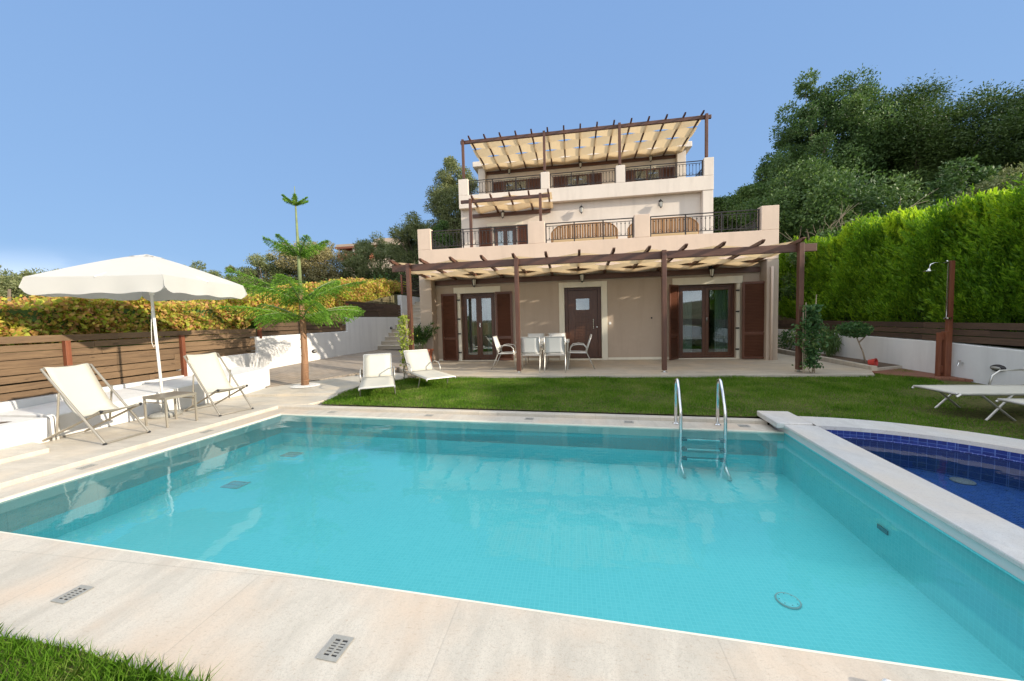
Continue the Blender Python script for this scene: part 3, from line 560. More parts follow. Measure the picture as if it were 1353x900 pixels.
# middle storey opening with blue curtains
french(-3.30, -2.32, 3.27, 5.42, Yu, 'blue_curtain'); hb('lintel', 'trim', [(-3.56, -2.05, Yu - .01, Yu + .018, 5.43, 5.56)], bevel=.005)
louvre('shutter', -3.93, -3.36, 3.27, 5.42, Yu - .02, -.05, 1); louvre('shutter', -2.26, -1.75, 3.27, 5.42, Yu - .02, .05, 0)
# top storey openings
for x0, x1 in ((-3.35, -2.15), (-.25, .85), (2.95, 4.2)):
    win = hb('glazed_door', 'door_wood', [(x0, x1, Yt - .05, Yt - .004, 6.4, 8.45)], bevel=.004)
    gm = MB(); xm = (x0 + x1) / 2; gm.box(x0 + .1, xm - .05, Yt - .058, Yt - .052, 6.5, 8.36); gm.box(xm + .05, x1 - .1, Yt - .058, Yt - .052, 6.5, 8.36); gm.build('pane', 'glass', win)
    hb('lintel', 'trim', [(x0 - .15, x1 + .15, Yt - .03, Yt - .002, 8.46, 8.62)], bevel=.004)
    louvre('shutter', x0 - .62, x0 - .02, 6.4, 8.45, Yt - .04, -.05, 1); louvre('shutter', x1 + .02, x1 + .62, 6.4, 8.45, Yt - .04, .05, 0)
# railings
def railing(p0, p1, z0, z1, posts=None):
    p0 = Vector(p0 + (0,)); p1 = Vector(p1 + (0,)); L_ = (p1 - p0).length; d_ = (p1 - p0) / L_; rz = math.atan2(d_.y, d_.x); m = MB()
    def bar(s0, s1, za, zb, th): c_ = p0 + d_ * (s0 + s1) / 2; m.obox((c_.x, c_.y, (za + zb) / 2), (s1 - s0, th, zb - za), rz)
    bar(0, L_, z1 - .022, z1, .045); bar(.01, L_ - .01, z1 - .10, z1 - .085, .025); bar(.01, L_ - .01, z0 + .05, z0 + .068, .03)
    k = max(1, round(L_ / 1.0)); 
    for i in range(k + 1): s_ = .02 + (L_ - .04) * i / k; bar(s_ - .016, s_ + .016, z0 - .03, z1 - .022, .032)
    q = round(L_ / .118)
    for i in range(1, q):
        s_ = L_ * i / q; bar(s_ - .0065, s_ + .0065, z0 + .06, z1 - .09, .013)
        for zc in (z0 + .10, z1 - .15): bar(s_ - .016, s_ + .016, zc - .012, zc + .012, .03)
        if i % 2 == 0: c_ = p0 + d_ * (s_ + .059); m.tube([(c_.x + d_.x * .03 * math.cos(t_), c_.y + d_.y * .03 * math.cos(t_), z0 + .14 + .03 * math.sin(t_)) for t_ in [j * math.pi / 4 for j in range(9)]], .004, 4)
    return m.build('railing', 'iron', HW)
railing((-4.43, Yw + .1), (-1.34, Yw + .1), 3.80, 4.36); railing((-.80, Yw + .1), (1.78, Yw + .1), 3.80, 4.36); railing((2.24, Yw + .1), (5.16, Yw + .1), 3.80, 4.36)
railing((-4.76, Yw + .3), (-4.76, 15.9), 3.78, 4.30); railing((5.51, Yw + .3), (5.51, 15.7), 3.78, 4.30)
railing((-4.27, Yu - .12), (-1.23, Yu - .12), 6.78, 7.36); railing((-.86, Yu - .12), (1.74, Yu - .12), 6.78, 7.36); railing((2.11, Yu - .12), (4.99, Yu - .12), 6.78, 7.36)
railing((5.25, Yu + .05), (5.25, 24), 6.8, 7.36); railing((-4.6, Yu + .05), (-4.6, 24), 6.8, 7.36)

# lanterns on the walls
def make_lantern():
    t_ = thing('wall_lamp', (0, 0, 0), 'x', 'lamp', 'lanterns on the house walls')
    m = MB(); m.box(-.045, .045, -.015, 0, -.10, .12); m.tube([(0, -.01, .05), (0, -.07, .11), (0, -.13, .13), (0, -.17, .10), (0, -.17, .06)], .009, 6); m.build('bracket', 'iron', t_)
    m = MB(); m.lathe([(.005, .08), (.035, .06), (.085, .015), (.085, 0), (.06, -.005)], (0, -.17, 0), 6); m.lathe([(.045, -.19), (.035, -.21), (.012, -.225), (.008, -.25)], (0, -.17, 0), 6)
    for k in range(6): a_ = math.pi / 3 * k; m.tube([(.075 * math.cos(a_), -.17 + .075 * math.sin(a_), 0), (.048 * math.cos(a_), -.17 + .048 * math.sin(a_), -.19)], .006, 4)
    m.build('lantern_frame', 'iron', t_)
    m = MB(); m.lathe([(.066, -.004), (.041, -.187)], (0, -.17, 0), 6); m.build('lamp_shade', 'lamp_glass', t_); return t_
lan = make_lantern(); lamps = [(-3.12, Yf, 2.78, 'black lantern above the left glazed door under the ground pergola'), (.28, Yf, 2.78, 'black lantern above the front door'), (3.98, Yf, 2.77, 'black lantern above the right-hand glazed door of the ground floor'),
    (-2.85, Yu + .02, 5.93, 'black lantern under the small pergola on the middle storey'), (.39, Yu + .02, 5.90, 'black lantern in the middle of the sunlit middle-storey wall'), (3.45, Yu + .02, 5.90, 'black lantern on the sunlit middle-storey wall nearest the trees'),
    (-3.05, Yt, 8.96, 'black lantern above the left window of the top storey'), (.46, Yt, 8.94, 'black lantern above the centre window of the top storey'), (3.72, Yt, 8.94, 'black lantern above the right window of the top storey')]
for i, (x, y, z, lb) in enumerate(lamps):
    if i == 0: lan.location = (x, y, z); lan['label'] = lb
    else: dup(lan, (x, y, z), 0, lb)

# pergolas with woven canvas
def pergola(loc, label, xa, xb, yf, yr, zb, rafters, posts, strips, xr0, xr1, fr_over=.25, beam=(.09, .17), ledger=True, postw=.1, amp=.075, rh=.075, zrear=None):
    t_ = thing('pergola', loc, label, 'pergola'); zr = zb if zrear is None else zrear
    m = MB(); m.box(xa, xb, yf - beam[0] / 2, yf + beam[0] / 2, zb - beam[1], zb); m.build('front_beam', 'timber', t_, bevel=.006)
    if ledger: m = MB(); m.box(xr0, xr1, yr - .07, yr - .003, zr - .15, zr + .0); m.build('ledger', 'timber', t_, bevel=.005)
    for x, zf in posts:
        m = MB(); m.box(x - postw / 2, x + postw / 2, yf - beam[0] / 2 - .012 - postw, yf - beam[0] / 2 - .002, zf + .05, zb + .01)
        po = m.build('post', 'timber_z', t_, bevel=.006)
        q = MB(); q.box(x - postw / 2 - .01, x + postw / 2 + .01, yf - beam[0] / 2 - .02 - postw, yf - beam[0] / 2, zf, zf + .02); q.box(x - .02, x + .02, yf - beam[0] / 2 - .012 - postw * .6, yf - beam[0] / 2 - .04, zf + .02, zf + .05); q.build('post_foot', 'steel', po)
    for x in rafters:
        m = MB(); y0, y1 = yf - fr_over, yr - .005
        zf = lambda y: zb + (zr - zb) * (y - yf) / (yr - yf)
        w2 = .03; prof = [(y0, zf(y0) + .05), (y0 + .08, zf(y0) - .0), (y1, zf(y1) + .0), (y1, zf(y1) + rh), (y0, zf(y0) + rh)]
        vs = [(x - w2, a_, c_) for a_, c_ in prof] + [(x + w2, a_, c_) for a_, c_ in prof]
        m.add(vs, [(0, 1, 2, 3, 4), (9, 8, 7, 6, 5)] + [(i, 5 + i, 5 + (i + 1) % 5, (i + 1) % 5) for i in range(5)]); m.build('rafter', 'timber_z', t_)
    sp = rafters[1] - rafters[0]; ys0, ys1 = yf + .06, yr - .08; sw = (ys1 - ys0) / strips
    for k in range(strips):
        ya, yb = ys0 + k * sw + .001, ys0 + (k + 1) * sw - .001; x0_, x1_ = rafters[0] - .12, rafters[-1] + .12; nx = int((x1_ - x0_) / sp * 12)
        def fn(u, v, k=k, ya=ya, yb=yb):
            x = x0_ + (x1_ - x0_) * u; y = ya + (yb - ya) * v; base = zb + (zr - zb) * (y - yf) / (yr - yf) + rh / 2
            s_ = math.cos(math.pi * ((x - rafters[0]) / sp + k)); q_ = math.copysign(abs(s_) ** 1.3, s_)
            return (x, y, base + (rh / 2 + .005) * q_ - .012 * math.sin(math.pi * v))
        m = MB(); m.grid(fn, nx, 4); m.build('canvas_strip', 'canvas', t_, smooth=True)
    return t_
rf = [-4.55 + .785 * i for i in range(13)] 
pergola((.3, 9.3, .15), 'long dark timber pergola with woven cream canvas shading the ground-floor patio', -4.65, 5.27, 9.36, Yf, 2.97, rf, [(-4.17, .10), (-1.36, .15), (2.08, .15), (4.92, .15)], 4, -4.46, 5.30, fr_over=.32, zrear=2.80)
rf2 = [-4.18 + .6535 * i for i in range(15)]
pergola((.3, Yu, 6.35), 'large timber pergola with woven tan canvas over the roof terrace', -4.60, 5.32, Yu - .02, Yt, 9.06, rf2, [(-4.48, 7.41), (-1.06, 7.41), (1.91, 7.41), (5.12, 7.41)], 4, -4.25, 4.86, fr_over=.30, beam=(.09, .13), postw=.1, rh=.055, zrear=8.98)
rf3 = [-3.80 + .735 * i for i in range(5)]
pergola((-2.5, 14.6, 3.25), 'small timber pergola with one canvas sail on the first terrace', -4.28, -.80, 14.62, Yu + .02, 6.17, rf3, [(-3.88, 3.25), (-1.16, 3.25)], 2, -4.18, -.86, fr_over=.22, beam=(.09, .12), rh=.085, zrear=5.98)

# arched wicker settees on the terrace
def settee():
    t_ = thing('garden_settee', (0, 0, 0), 'x', 'settee', 'arched garden settees on the first terrace'); m = MB(); n_ = 26; W, y_, H0 = 1.1, .0, 1.15
    for i in range(n_):
        x = -W + 2 * W * (i + .5) / n_; u = abs(x) / W; top = H0 + .26 * (1 - u ** 7); m.box(x - W / n_ * .82, x + W / n_ * .82, y_ - .015, y_ + .015, .12, top)
    m.build('backrest', 'wicker', t_, bevel=.003)
    m = MB(); m.tube([(-W + 2 * W * i / 24, 0, H0 + .26 * (1 - abs(-1 + 2 * i / 24) ** 7)) for i in range(25)], .025, 6); m.tube([(-W, 0, .1), (-W, 0, H0)], .025, 6); m.tube([(W, 0, .1), (W, 0, H0)], .025, 6); m.build('back_frame', 'wicker', t_)
    m = MB(); m.box(-W, W, -.62, -.04, .34, .42); m.build('seat', 'wicker', t_, bevel=.01)
    m = MB(); m.box(-W + .05, W - .05, -.60, -.06, .422, .54); m.box(-W + .05, W - .05, -.17, -.03, .545, .90); m.build('cushion', 'cushion', t_, bevel=.03)
    for sx in (-1, 1):
        m = MB(); m.box(sx * W - .04, sx * W + .04, -.64, 0, .60, .66); m.box(sx * W - .03, sx * W + .03, -.63, -.57, 0, .60); m.build('armrest', 'wicker', t_, bevel=.006)
        m = MB(); m.box(sx * W - .03, sx * W + .03, -.05, .02, 0, .12); m.build('leg', 'wicker', t_)
    return t_
st = settee(); st.location = (.40, 13.3, 3.25); st['label'] = 'brown arched settee behind the middle stretch of terrace railing'
dup(st, (2.95, 13.3, 3.25), 0, 'brown arched settee behind the terrace railing nearest the hedge')

# ------------------------------------------------------------------ walls, fences, stairs on the left
WX = -8.30
w = MB(); prof = [(2.0, -.3), (30, -.3), (30, 2.80), (17.5, 2.80), (17.5, 1.72), (12.9, 1.72), (12.9, 1.20), (8.8, 1.20), (8.8, .78), (6.85, .78), (6.85, .47), (2.0, .47)]
w.add([(WX, y, z) for y, z in prof] + [(WX - .22, y, z) for y, z in prof], [(0, 1, 2, 3, 4, 5, 6, 7, 8, 9, 10, 11)[::-1], tuple(range(12, 24))] + [(i, (i + 1) % 12, 12 + (i + 1) % 12, 12 + i) for i in range(12)])
tag(w.build('retaining_wall', 'white_wall', bevel=.01), 'long white stepped retaining wall under the slatted fences on the left', 'wall')
def bz(y): return .33 + max(0, min(1, (y - 4.05) / 3.7)) * .17
w = MB(); w.add([(-8.29, 4.1, 0), (-7.1, 4.1, 0), (-7.12, 7.85, 0), (-8.29, 8.1, 0), (-8.29, 4.1, bz(4.1)), (-7.1, 4.1, bz(4.1)), (-7.12, 7.85, bz(7.8)), (-8.29, 8.1, bz(7.8))], [(0, 3, 2, 1), (4, 5, 6, 7), (0, 1, 5, 4), (1, 2, 6, 5), (2, 3, 7, 6), (3, 0, 4, 7)])
tag(w.build('planter_wall', 'white_wall', bevel=.015), 'low white masonry bench wall behind the deck chairs and parasol', 'wall')
pl = thing('planter_box', (-7.6, 3, 0), 'white masonry planter with bare soil at the left edge, before the fence', 'planter')
w = MB(); w.box(-7.28, -7.06, 2.0, 3.98, 0, .33); w.box(-8.29, -7.28, 3.80, 3.98, 0, .329); w.box(-8.29, -7.28, 2.0, 2.2, 0, .329); w.build('planter_wall', 'white_wall', pl, bevel=.012)
w = MB(); w.grid(lambda u, v: (-8.28 + 1.0 * u, 2.2 + 1.6 * v, .30 + .02 * math.sin(u * 9) * math.sin(v * 14)), 12, 16); w.build('soil', 'soil', pl)
for k, y in enumerate((4.02, 4.065)):
    w = MB(); w.tube([(-7.07, y, .0), (-7.07, y, .31), (-7.09, y, .335), (-7.2, y, .345)], .016, 8); o = w.build('conduit_pipe', 'white_paint', smooth=True)
    tag(o, ['white pipe on the planter corner by the deck chair, nearer the camera', 'white pipe on the planter corner by the deck chair, farther of two'][k], 'pipe', 'pipes at the planter corner')
def slat_fence(loc, label, x, ya, yb, z0, z1, posts, mat='fence_wood', group=None, pitch=.12, gap=.006, side=1, jitter=1):
    t_ = thing('slat_fence', loc, label, 'fence', group); n_ = int((z1 - z0) / pitch + .5); r = random.Random(int(abs(ya * 10)))
    for i in range(n_):
        m = MB(); y = ya
        while y < yb - .05:
            y2 = min(yb, y + r.uniform(1.7, 2.9)); j = r.uniform(-.009, .009) * jitter; g_ = gap + r.uniform(0, .016) * jitter
            m.obox((x + r.uniform(-.003, .003), (y + y2) / 2, z0 + pitch * (i + .5) + j), (.022, y2 - y - .004, pitch - g_), 0, r.uniform(-.003, .003) * jitter); y = y2
        m.build('board', mat, t_)
    for y in posts:
        m = MB(); m.box(x + .013 * side, x + .09 * side, y - .035, y + .035, z0 - .05, z1 - .1); m.build('fence_post', 'rust_wood', t_, bevel=.004)
    return t_
slat_fence((WX - .1, 5, .47), 'weathered brown board fence on the white wall behind the deck chairs, with two rusty posts', -8.38, 1.6, 8.86, .475, 1.435, [5.0, 6.88])
slat_fence((WX - .1, 11, 1.2), 'brown board fence on the second wall step behind the Norfolk pine', -8.38, 8.9, 12.93, 1.205, 1.80, [8.93])
slat_fence((WX - .1, 15, 1.72), 'brown board fence on the third wall step before the stairs', -8.38, 12.98, 17.6, 1.725, 2.33, [13.0], 'fence_dark')
slat_fence((WX - .1, 20, 2.8), 'dark open slat fence on the highest wall step beside the house', -8.38, 17.6, 24, 2.9, 3.9, [17.65, 20.5], 'fence_dark', gap=.05)
def bulkhead(loc, rz, label):
    t_ = thing('bulkhead_light', loc, label, 'wall light', 'oval bulkhead lights on the white walls')
    R_ = Matrix.Rotation(rz, 4, 'Z')
    def lens(rx_, rz_, d_, o_): return [tuple(Vector(loc) + (R_ @ Vector((o_ + d_ * math.sin(b_), rx_ * math.cos(b_) * math.cos(a_), rz_ * math.cos(b_) * math.sin(a_))))) for b_ in (0, .5, 1.0, 1.5) for a_ in [j * math.pi / 10 for j in range(20)]]
    F = [(i * 20 + j, i * 20 + (j + 1) % 20, (i + 1) * 20 + (j + 1) % 20, (i + 1) * 20 + j) for i in range(3) for j in range(20)]
    m = MB(); m.add(lens(.125, .062, .06, .0), F); m.build('hood', 'iron', t_, smooth=True)
    m = MB(); m.add(lens(.09, .035, .05, .025), F); m.build('lens', 'plastic_grate', t_, smooth=True)
bulkhead((WX + .002, 11.0, .62), 0, 'dark oval light on the white wall above the courtyard'); bulkhead((WX + .002, 16.3, 1.22), 0, 'dark oval light on the white wall beside the stairs')
bulkhead((7.398, 7.93, .40), math.pi, 'dark oval light on the right-hand white wall behind the sun loungers')
# stairs beside the house
stair = thing('garden_stairs', (-7.4, 16, .33), 'stone stairs climbing along the white wall to the left of the house', 'stairs')
for i in range(13):
    y = 15.0 + i * .34; z = .33 + (i + 1) * .17; m = MB(); m.box(WX + .002, -6.4, y, y + .36, z - .17, z - .03); ri = m.build('step', 'patio_stone', stair); m = MB(); m.box(WX + .002, -6.38, y - .025, y + .36, z - .029, z); m.build('tread', 'limestone_deck', ri, bevel=.004)  # risers in darker stone: the shading between steps put into their colour
m = MB(); m.box(WX + .002, -5.0, 19.4, 27, 2.0, 2.53); m.build('landing', 'limestone_deck', stair)
hr = thing('handrail', (-6.45, 15.2, .4), 'black metal handrail climbing beside the garden stairs', 'handrail')
m = MB(); m.tube([(-6.45, 15.0, .45), (-6.45, 15.0, 1.25), (-6.45, 17.8, 2.65), (-6.45, 19.4, 3.4)], .022, 6); m.build('top_rail', 'iron', hr)
for k in range(1, 5): m = MB(); m.tube([(-6.45, 15 + k * 1.0, .4 + k * .45), (-6.45, 15 + k * 1.0, 1.23 + k * .5)], .016, 6); m.build('baluster', 'iron', hr)

# ------------------------------------------------------------------ right boundary
w = MB(); prof = [(-9, -.3), (22, -.3), (22, .9), (13, .84), (11, .81), (9, .79), (7.6, .735), (-9, .70)]
w.add([(7.4, y, z) for y, z in prof] + [(7.6, y, z) for y, z in prof], [tuple(range(8)), tuple(range(8, 16))[::-1]] + [(i, 8 + i, 8 + (i + 1) % 8, (i + 1) % 8) for i in range(8)])
tag(w.build('boundary_wall', 'white_wall', bevel=.01), 'low white wall along the right side under the conifer hedge', 'wall')
slat_fence((7.5, 8, .8), 'dark brown board fence on the right wall in front of the conifer hedge', 7.47, -8, 22, .80, 1.19, [], 'fence_dark', pitch=.13, side=-1)
cb = MB(); cb.prism([(6.50, 9.5), (6.62, 9.5), (7.0, 14.5), (7.0, 20), (6.88, 20), (6.88, 14.5)], .0, .235); cb.prism([(6.62, 9.5), (7.39, 9.9), (7.39, 20), (7.0, 20), (7.0, 14.5)], .0, .19)
tag(cb.build('planting_kerb', 'limestone_deck', bevel=.006), 'raised stone kerb bed along the path beside the right wall', 'kerb')
sb = MB(); sb.add([(6.62, 9.55, .196), (7.39, 9.95, .196), (7.39, 20, .196), (7.0, 20, .196), (7.0, 14.5, .196)], [(0, 1, 2, 3, 4)]); struct(sb.build('bed_soil', 'soil'))

# conifer hedge: feathery upright sprays
def sprays(pos, dirs, length, nn, rng):
    """pos (n,3) roots, dirs (n,3): each spray = nn small scale leaves along a flame-shaped tuft"""
    n_ = len(pos); t_ = rng.random((n_, nn, 1)) ** .8; d = dirs[:, None, :]; r = unit(rng.normal(size=(n_, 1, 3))); s_ = unit(np.cross(dirs[:, None, :], r)); q_ = unit(np.cross(dirs[:, None, :], s_))
    prof = np.sin(np.pi * np.clip(t_ * .82 + .12, 0, 1)) * .15 * rng.uniform(-1, 1, (n_, nn, 1)); off2 = rng.uniform(-.03, .03, (n_, nn, 1))
    L_ = length[:, None, None]; c = pos[:, None, :] + d * t_ * L_ + s_ * prof * L_ * 1.0 + q_ * off2 * L_ * 1.5
    ax = unit(d + s_ * np.sign(prof) * .45 + rng.normal(size=(n_, nn, 3)) * .12); return leaf_quads(c.reshape(-1, 3), ax.reshape(-1, 3), .095, .26, rng)
rg = np.random.default_rng(5)
def conifer_hedge():
    t_ = thing('conifer_hedge', (8.4, 7, .8), 'tall feathery bright-topped conifer hedge above the right-hand fence', 'hedge')
    allp, alld, alll = [], [], []
    def put(n_, ya, yb, top=False):
        y = rg.uniform(ya, yb, n_)
        ht = 3.38 + .12 * np.sin(y * 1.7) + .10 * np.sin(y * 4.1 + 1) - .10 * np.clip(11 - y, 0, 3.5)
        if top: x = rg.uniform(7.95, 9.2, n_); z = ht - rg.uniform(0, .12, n_); d = np.stack([rg.normal(-.05, .16, n_), rg.normal(0, .16, n_), np.ones(n_)], 1); l = rg.uniform(.20, .52, n_)
        else:
            v = rg.random(n_); z = 1.0 + (ht - 1.05) * v; x = 7.86 + .22 * v ** 2 + .15 * np.sin(y * 3.1 + z * 2) + .13 * np.sin(y * 7 + z * 4 + 2 * np.sin(y * 2)) + rg.uniform(0, .30, n_)
            d = np.stack([rg.normal(-.55, .22, n_), rg.normal(-.12, .3, n_), np.ones(n_)], 1); l = rg.uniform(.35, .85, n_)
        allp.append(np.stack([x, y, z], 1)); alld.append(unit(d)); alll.append(l)
    put(5000, 7.2, 19.5); put(2300, 7.2, 19.5, True); put(1300, .8, 7.2); put(700, .8, 7.2, True)
    n3 = 1500; y = rg.uniform(2.2, 19.5, n3) if False else np.where(rg.random(n3) < .85, rg.uniform(7, 19.5, n3), rg.uniform(2.2, 7, n3)); ht = 3.38 + .12 * np.sin(y * 1.7) + .10 * np.sin(y * 4.1 + 1) - .10 * np.clip(11 - y, 0, 3.5)
    x = rg.uniform(7.9, 8.7, n3); pk = np.maximum(0, np.sin(y * 9 + np.sin(y * 5) * 2)) ** 2 * .16; v = sprays(np.stack([x, y, ht - .15 + pk], 1), unit(np.stack([rg.normal(-.12, .12, n3), rg.normal(0, .12, n3), np.ones(n3)], 1)), rg.uniform(.25, .62, n3), 60, rg); np_mesh('lit_new_growth', v, 4, 'hedge_lit_tip', t_)  # top sprays: young shoots whose colour also carries the sun's glow
    LP, LD, LL = [], [], []                  # pointed leaders rising out of the top
    for k in range(78):
        yy = rg.uniform(7.0, 19.3) if k < 70 else rg.uniform(2.4, 7); xx = rg.uniform(7.88, 8.45); hh = rg.uniform(.25, .62); h0 = 3.30 + .12 * math.sin(yy * 1.7) + .10 * math.sin(yy * 4.1 + 1) - .10 * max(0, min(3.5, 11 - yy))
        for q in range(20):
            f_ = rg.uniform(0, 1); a_ = rg.uniform(0, 6.28); rad = .13 * (1 - f_) ; LP.append((xx + rad * math.cos(a_), yy + rad * math.sin(a_), h0 - .15 + hh * f_)); LD.append((math.cos(a_) * .45, math.sin(a_) * .45, 1.0)); LL.append(.34 * (1 - f_ * .45))
    np_mesh('leader', sprays(np.array(LP), unit(np.array(LD)), np.array(LL), 26, rg), 4, 'hedge_lit_tip', t_)
    L_ = np.concatenate(alll); v = sprays(np.concatenate(allp), np.concatenate(alld), L_, 44, rg)
    np_mesh('foliage', v, 4, 'hedge_leaf', t_)
    # inner mass of older growth so that the hedge is not see-through
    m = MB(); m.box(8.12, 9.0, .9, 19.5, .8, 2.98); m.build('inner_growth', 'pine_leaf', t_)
    for k in range(17): y = 1.5 + k * 1.05; m = MB(); m.tube([(8.5, y, .6), (8.5, y, 1.4)], [.05, .04], 6); m.build('trunk', 'bark', t_)
conifer_hedge()
# vine hedge on the left terrace
def vine_hedge():
    t_ = thing('vine_hedge', (-9, 9, 1.2), 'autumn-coloured yellow and orange vine hedge above the left board fences', 'hedge'); r = np.random.default_rng(8); n_ = 46000
    y = r.uniform(1.5, 19, n_); top = np.interp(y, [1.5, 5, 8.5, 9, 11, 13, 15, 19], [1.95, 2.02, 2.08, 2.15, 2.55, 2.95, 3.2, 3.5]) + .09 * np.sin(y * 2.3) + .07 * np.sin(y * 6.1)
    bot = np.interp(y, [1.5, 8.8, 9, 12.8, 13, 17.5, 17.6, 19], [1.30, 1.30, 1.6, 1.75, 2.1, 2.3, 3.0, 3.0]); v = r.random(n_); face = r.random(n_) < .72
    z = np.where(face, bot + (top - bot) * v, top + r.normal(0, .05, n_)); x = np.where(face, -8.62 - .18 * v ** 2 - r.uniform(0, .22, n_) + .07 * np.sin(y * 4 + z * 6), -8.65 - r.uniform(0, 1.3, n_))
    c = np.stack([x, y, z], 1); d = unit(r.normal(size=(n_, 3)) + np.array([.3, 0, -.3])); np_mesh('foliage', leaf_quads(c, d, .085, .75, r), 4, 'vine_leaf', t_)
    m = MB(); m.add([(-8.82, 1.5, 1.0), (-8.82, 8.9, 1.0), (-8.82, 19, 2.3), (-8.82, 1.5, 1.8), (-8.82, 8.9, 1.95), (-8.82, 19, 3.2), (-10, 1.5, 1.8), (-10, 8.9, 1.95), (-10, 19, 3.2)], [(0, 1, 4, 3), (1, 2, 5, 4), (3, 4, 7, 6), (4, 5, 8, 7)]); m.build('inner_growth', 'dark_leaf', t_)
    for k in range(8):
        yy = 2.5 + k * 2.2; m = MB(); m.tube([(-9.1, yy, .9), (-9.05, yy + .1, 2.2)], [.03, .02], 6); m.build('vine_stem', 'bark', t_)
vine_hedge()

# ------------------------------------------------------------------ trees
def tree(name, base, top, rx, zc, rz, leaf, label, nclump=90, per=420, size=.13, width=.45, bark='bark', group=None, seed=1, trunk=.16, clr=(.16, .30), gap=.35, ry=None, flat=1.0, shell=.5, cat='tree', stems=1):
    """clumps spread through an ellipsoid centred (base.x, base.y, zc) half-height rz; limbs reach the clumps"""
    r = np.random.default_rng(seed); t_ = thing(name, base, label, cat, group); ry = ry or rx; bx, by, bz_ = base
    u = unit(r.normal(size=(nclump, 3))); rad = r.uniform(gap, 1, (nclump, 1)) ** .6
    lump = 1 + .16 * np.sin(u[:, :1] * 5 + seed) + .14 * np.sin(u[:, 1:2] * 6 + seed * 2) + .10 * np.sin(u[:, 2:3] * 7)
    c = np.array([bx, by, zc]) + u * rad * lump * np.array([rx, ry, rz]) * .82; c[:, 2] = np.maximum(c[:, 2], bz_ + .5)
    cr = r.uniform(clr[0], clr[1], nclump) * min(rx, rz); cl = np.column_stack([c, cr])
    v = clumps_leaves(cl, per, size, width, shell, .3, r)
    if flat != 1.0:
        ctr = np.repeat(c, per, 0)[:, None, :]; v[:, :, 2:3] = ctr[:, :, 2:3] + (v[:, :, 2:3] - ctr[:, :, 2:3]) * flat
    np_mesh('crown', v, 4, leaf, t_)
    m = MB(); zt = zc - rz * .25
    for sN in range(stems):
        ox = 0 if stems == 1 else r.uniform(-.3, .3); lean = r.uniform(-.3, .3, 2)
        tp = [(bx + ox, by, bz_ - .2), (bx + ox + lean[0] * .4, by + lean[1] * .4, bz_ + (zt - bz_) * .5), (bx + ox + lean[0], by + lean[1], zt), (bx + ox + lean[0] * 1.2, by + lean[1] * 1.2, zc + rz * .4)]
        m.tube(tp, [trunk * 1.15, trunk * .85, trunk * .6, trunk * .2], 8)
        idx = r.choice(nclump, min(nclump, 26 // stems), replace=False)
        for k in idx:
            s_ = r.uniform(.35, .95); p0 = Vector(tp[1]).lerp(Vector(tp[2]), s_); p2 = Vector(c[k]); mid = p0.lerp(p2, .55) + Vector((0, 0, -.1 * (p2 - p0).length)); m.tube([p0, mid, p2], [trunk * .34, trunk * .2, trunk * .06], 5)
    m.build('trunk', bark, t_, smooth=True); return t_
RT_ = 'trees on the slope right of the house'; LT_ = 'trees on the slope left of the house'
tree('carob_tree', (9.9, 18.2, 1.6), 8, 3.0, 5.0, 3.0, 'dark_leaf', 'dense dark green tree right beside the house and its railing', 150, 560, .125, .5, group=RT_, seed=3)
tree('evergreen_tree', (13.4, 23.2, 2.6), 13, 3.2, 9.7, 4.6, 'dark_leaf', 'tallest dark evergreen, highest crown behind the hedge nearest the house', 200, 600, .125, .5, group=RT_, seed=4, trunk=.22, clr=(.14, .27))
tree('evergreen_tree', (10.6, 22.8, 2.4), 10, 2.6, 6.6, 3.0, 'dark_leaf', 'dark evergreen with a stepped outline left of the tallest crown', 120, 560, .125, .5, group=RT_, seed=14, trunk=.2)
tree('pine_tree', (17.2, 22.6, 2.5), 12.6, 3.6, 9.0, 3.9, 'pine_leaf', 'umbrella pine with sky showing between its limbs, left of the two pines', 200, 620, .14, .36, bark='bark', group=RT_, seed=5, trunk=.2, clr=(.22, .40), gap=.1, flat=.8, shell=.3)
tree('pine_tree', (21.3, 20.5, 2.5), 12.3, 4.4, 8.6, 3.7, 'pine_leaf', 'wide rounded pine reaching the right edge of the view', 260, 620, .14, .36, bark='bark', group=RT_, seed=6, trunk=.24, clr=(.2, .36), gap=.1, flat=.8, shell=.3)
tree('pine_tree', (27.5, 23, 2.5), 13, 4.0, 9.6, 3.4, 'pine_leaf', 'far pine just beyond the right edge behind the others', 90, 450, .18, .22, group=RT_, seed=16, trunk=.24, clr=(.2, .34), gap=.1, flat=.6, shell=.3)
tree('olive_tree', (13.2, 13.5, 1.3), 6, 2.2, 4.1, 1.6, 'olive_leaf', 'greyish rounded olive just above the hedge at the right edge', 90, 420, .12, .3, group=RT_, seed=7)
for i, (x, y, r_, zc, rz, lb) in enumerate([(8.9, 15.0, 1.7, 2.9, 1.5, 'scrubby dark shrub behind the hedge corner nearest the terrace railing'), (11.4, 14.5, 2.0, 3.2, 1.7, 'scrubby shrub with bare twigs behind the middle of the hedge'), (14.8, 17.5, 2.7, 4.4, 2.3, 'broad dark shrub below the left pine'), (18.2, 16.8, 2.7, 4.6, 2.4, 'broad dark shrub below the wide right pine'), (17.5, 12.0, 2.6, 3.6, 2.2, 'dark shrub behind the greyish olive at the right edge')]):
    tree('shrub', (x, y, hill(x, y)), 5, r_, zc, rz, 'dark_leaf', lb, 80, 380, .13, .5, group='shrubs behind the conifer hedge', seed=30 + i, trunk=.07, cat='shrub', stems=3, bark='pale_bark')
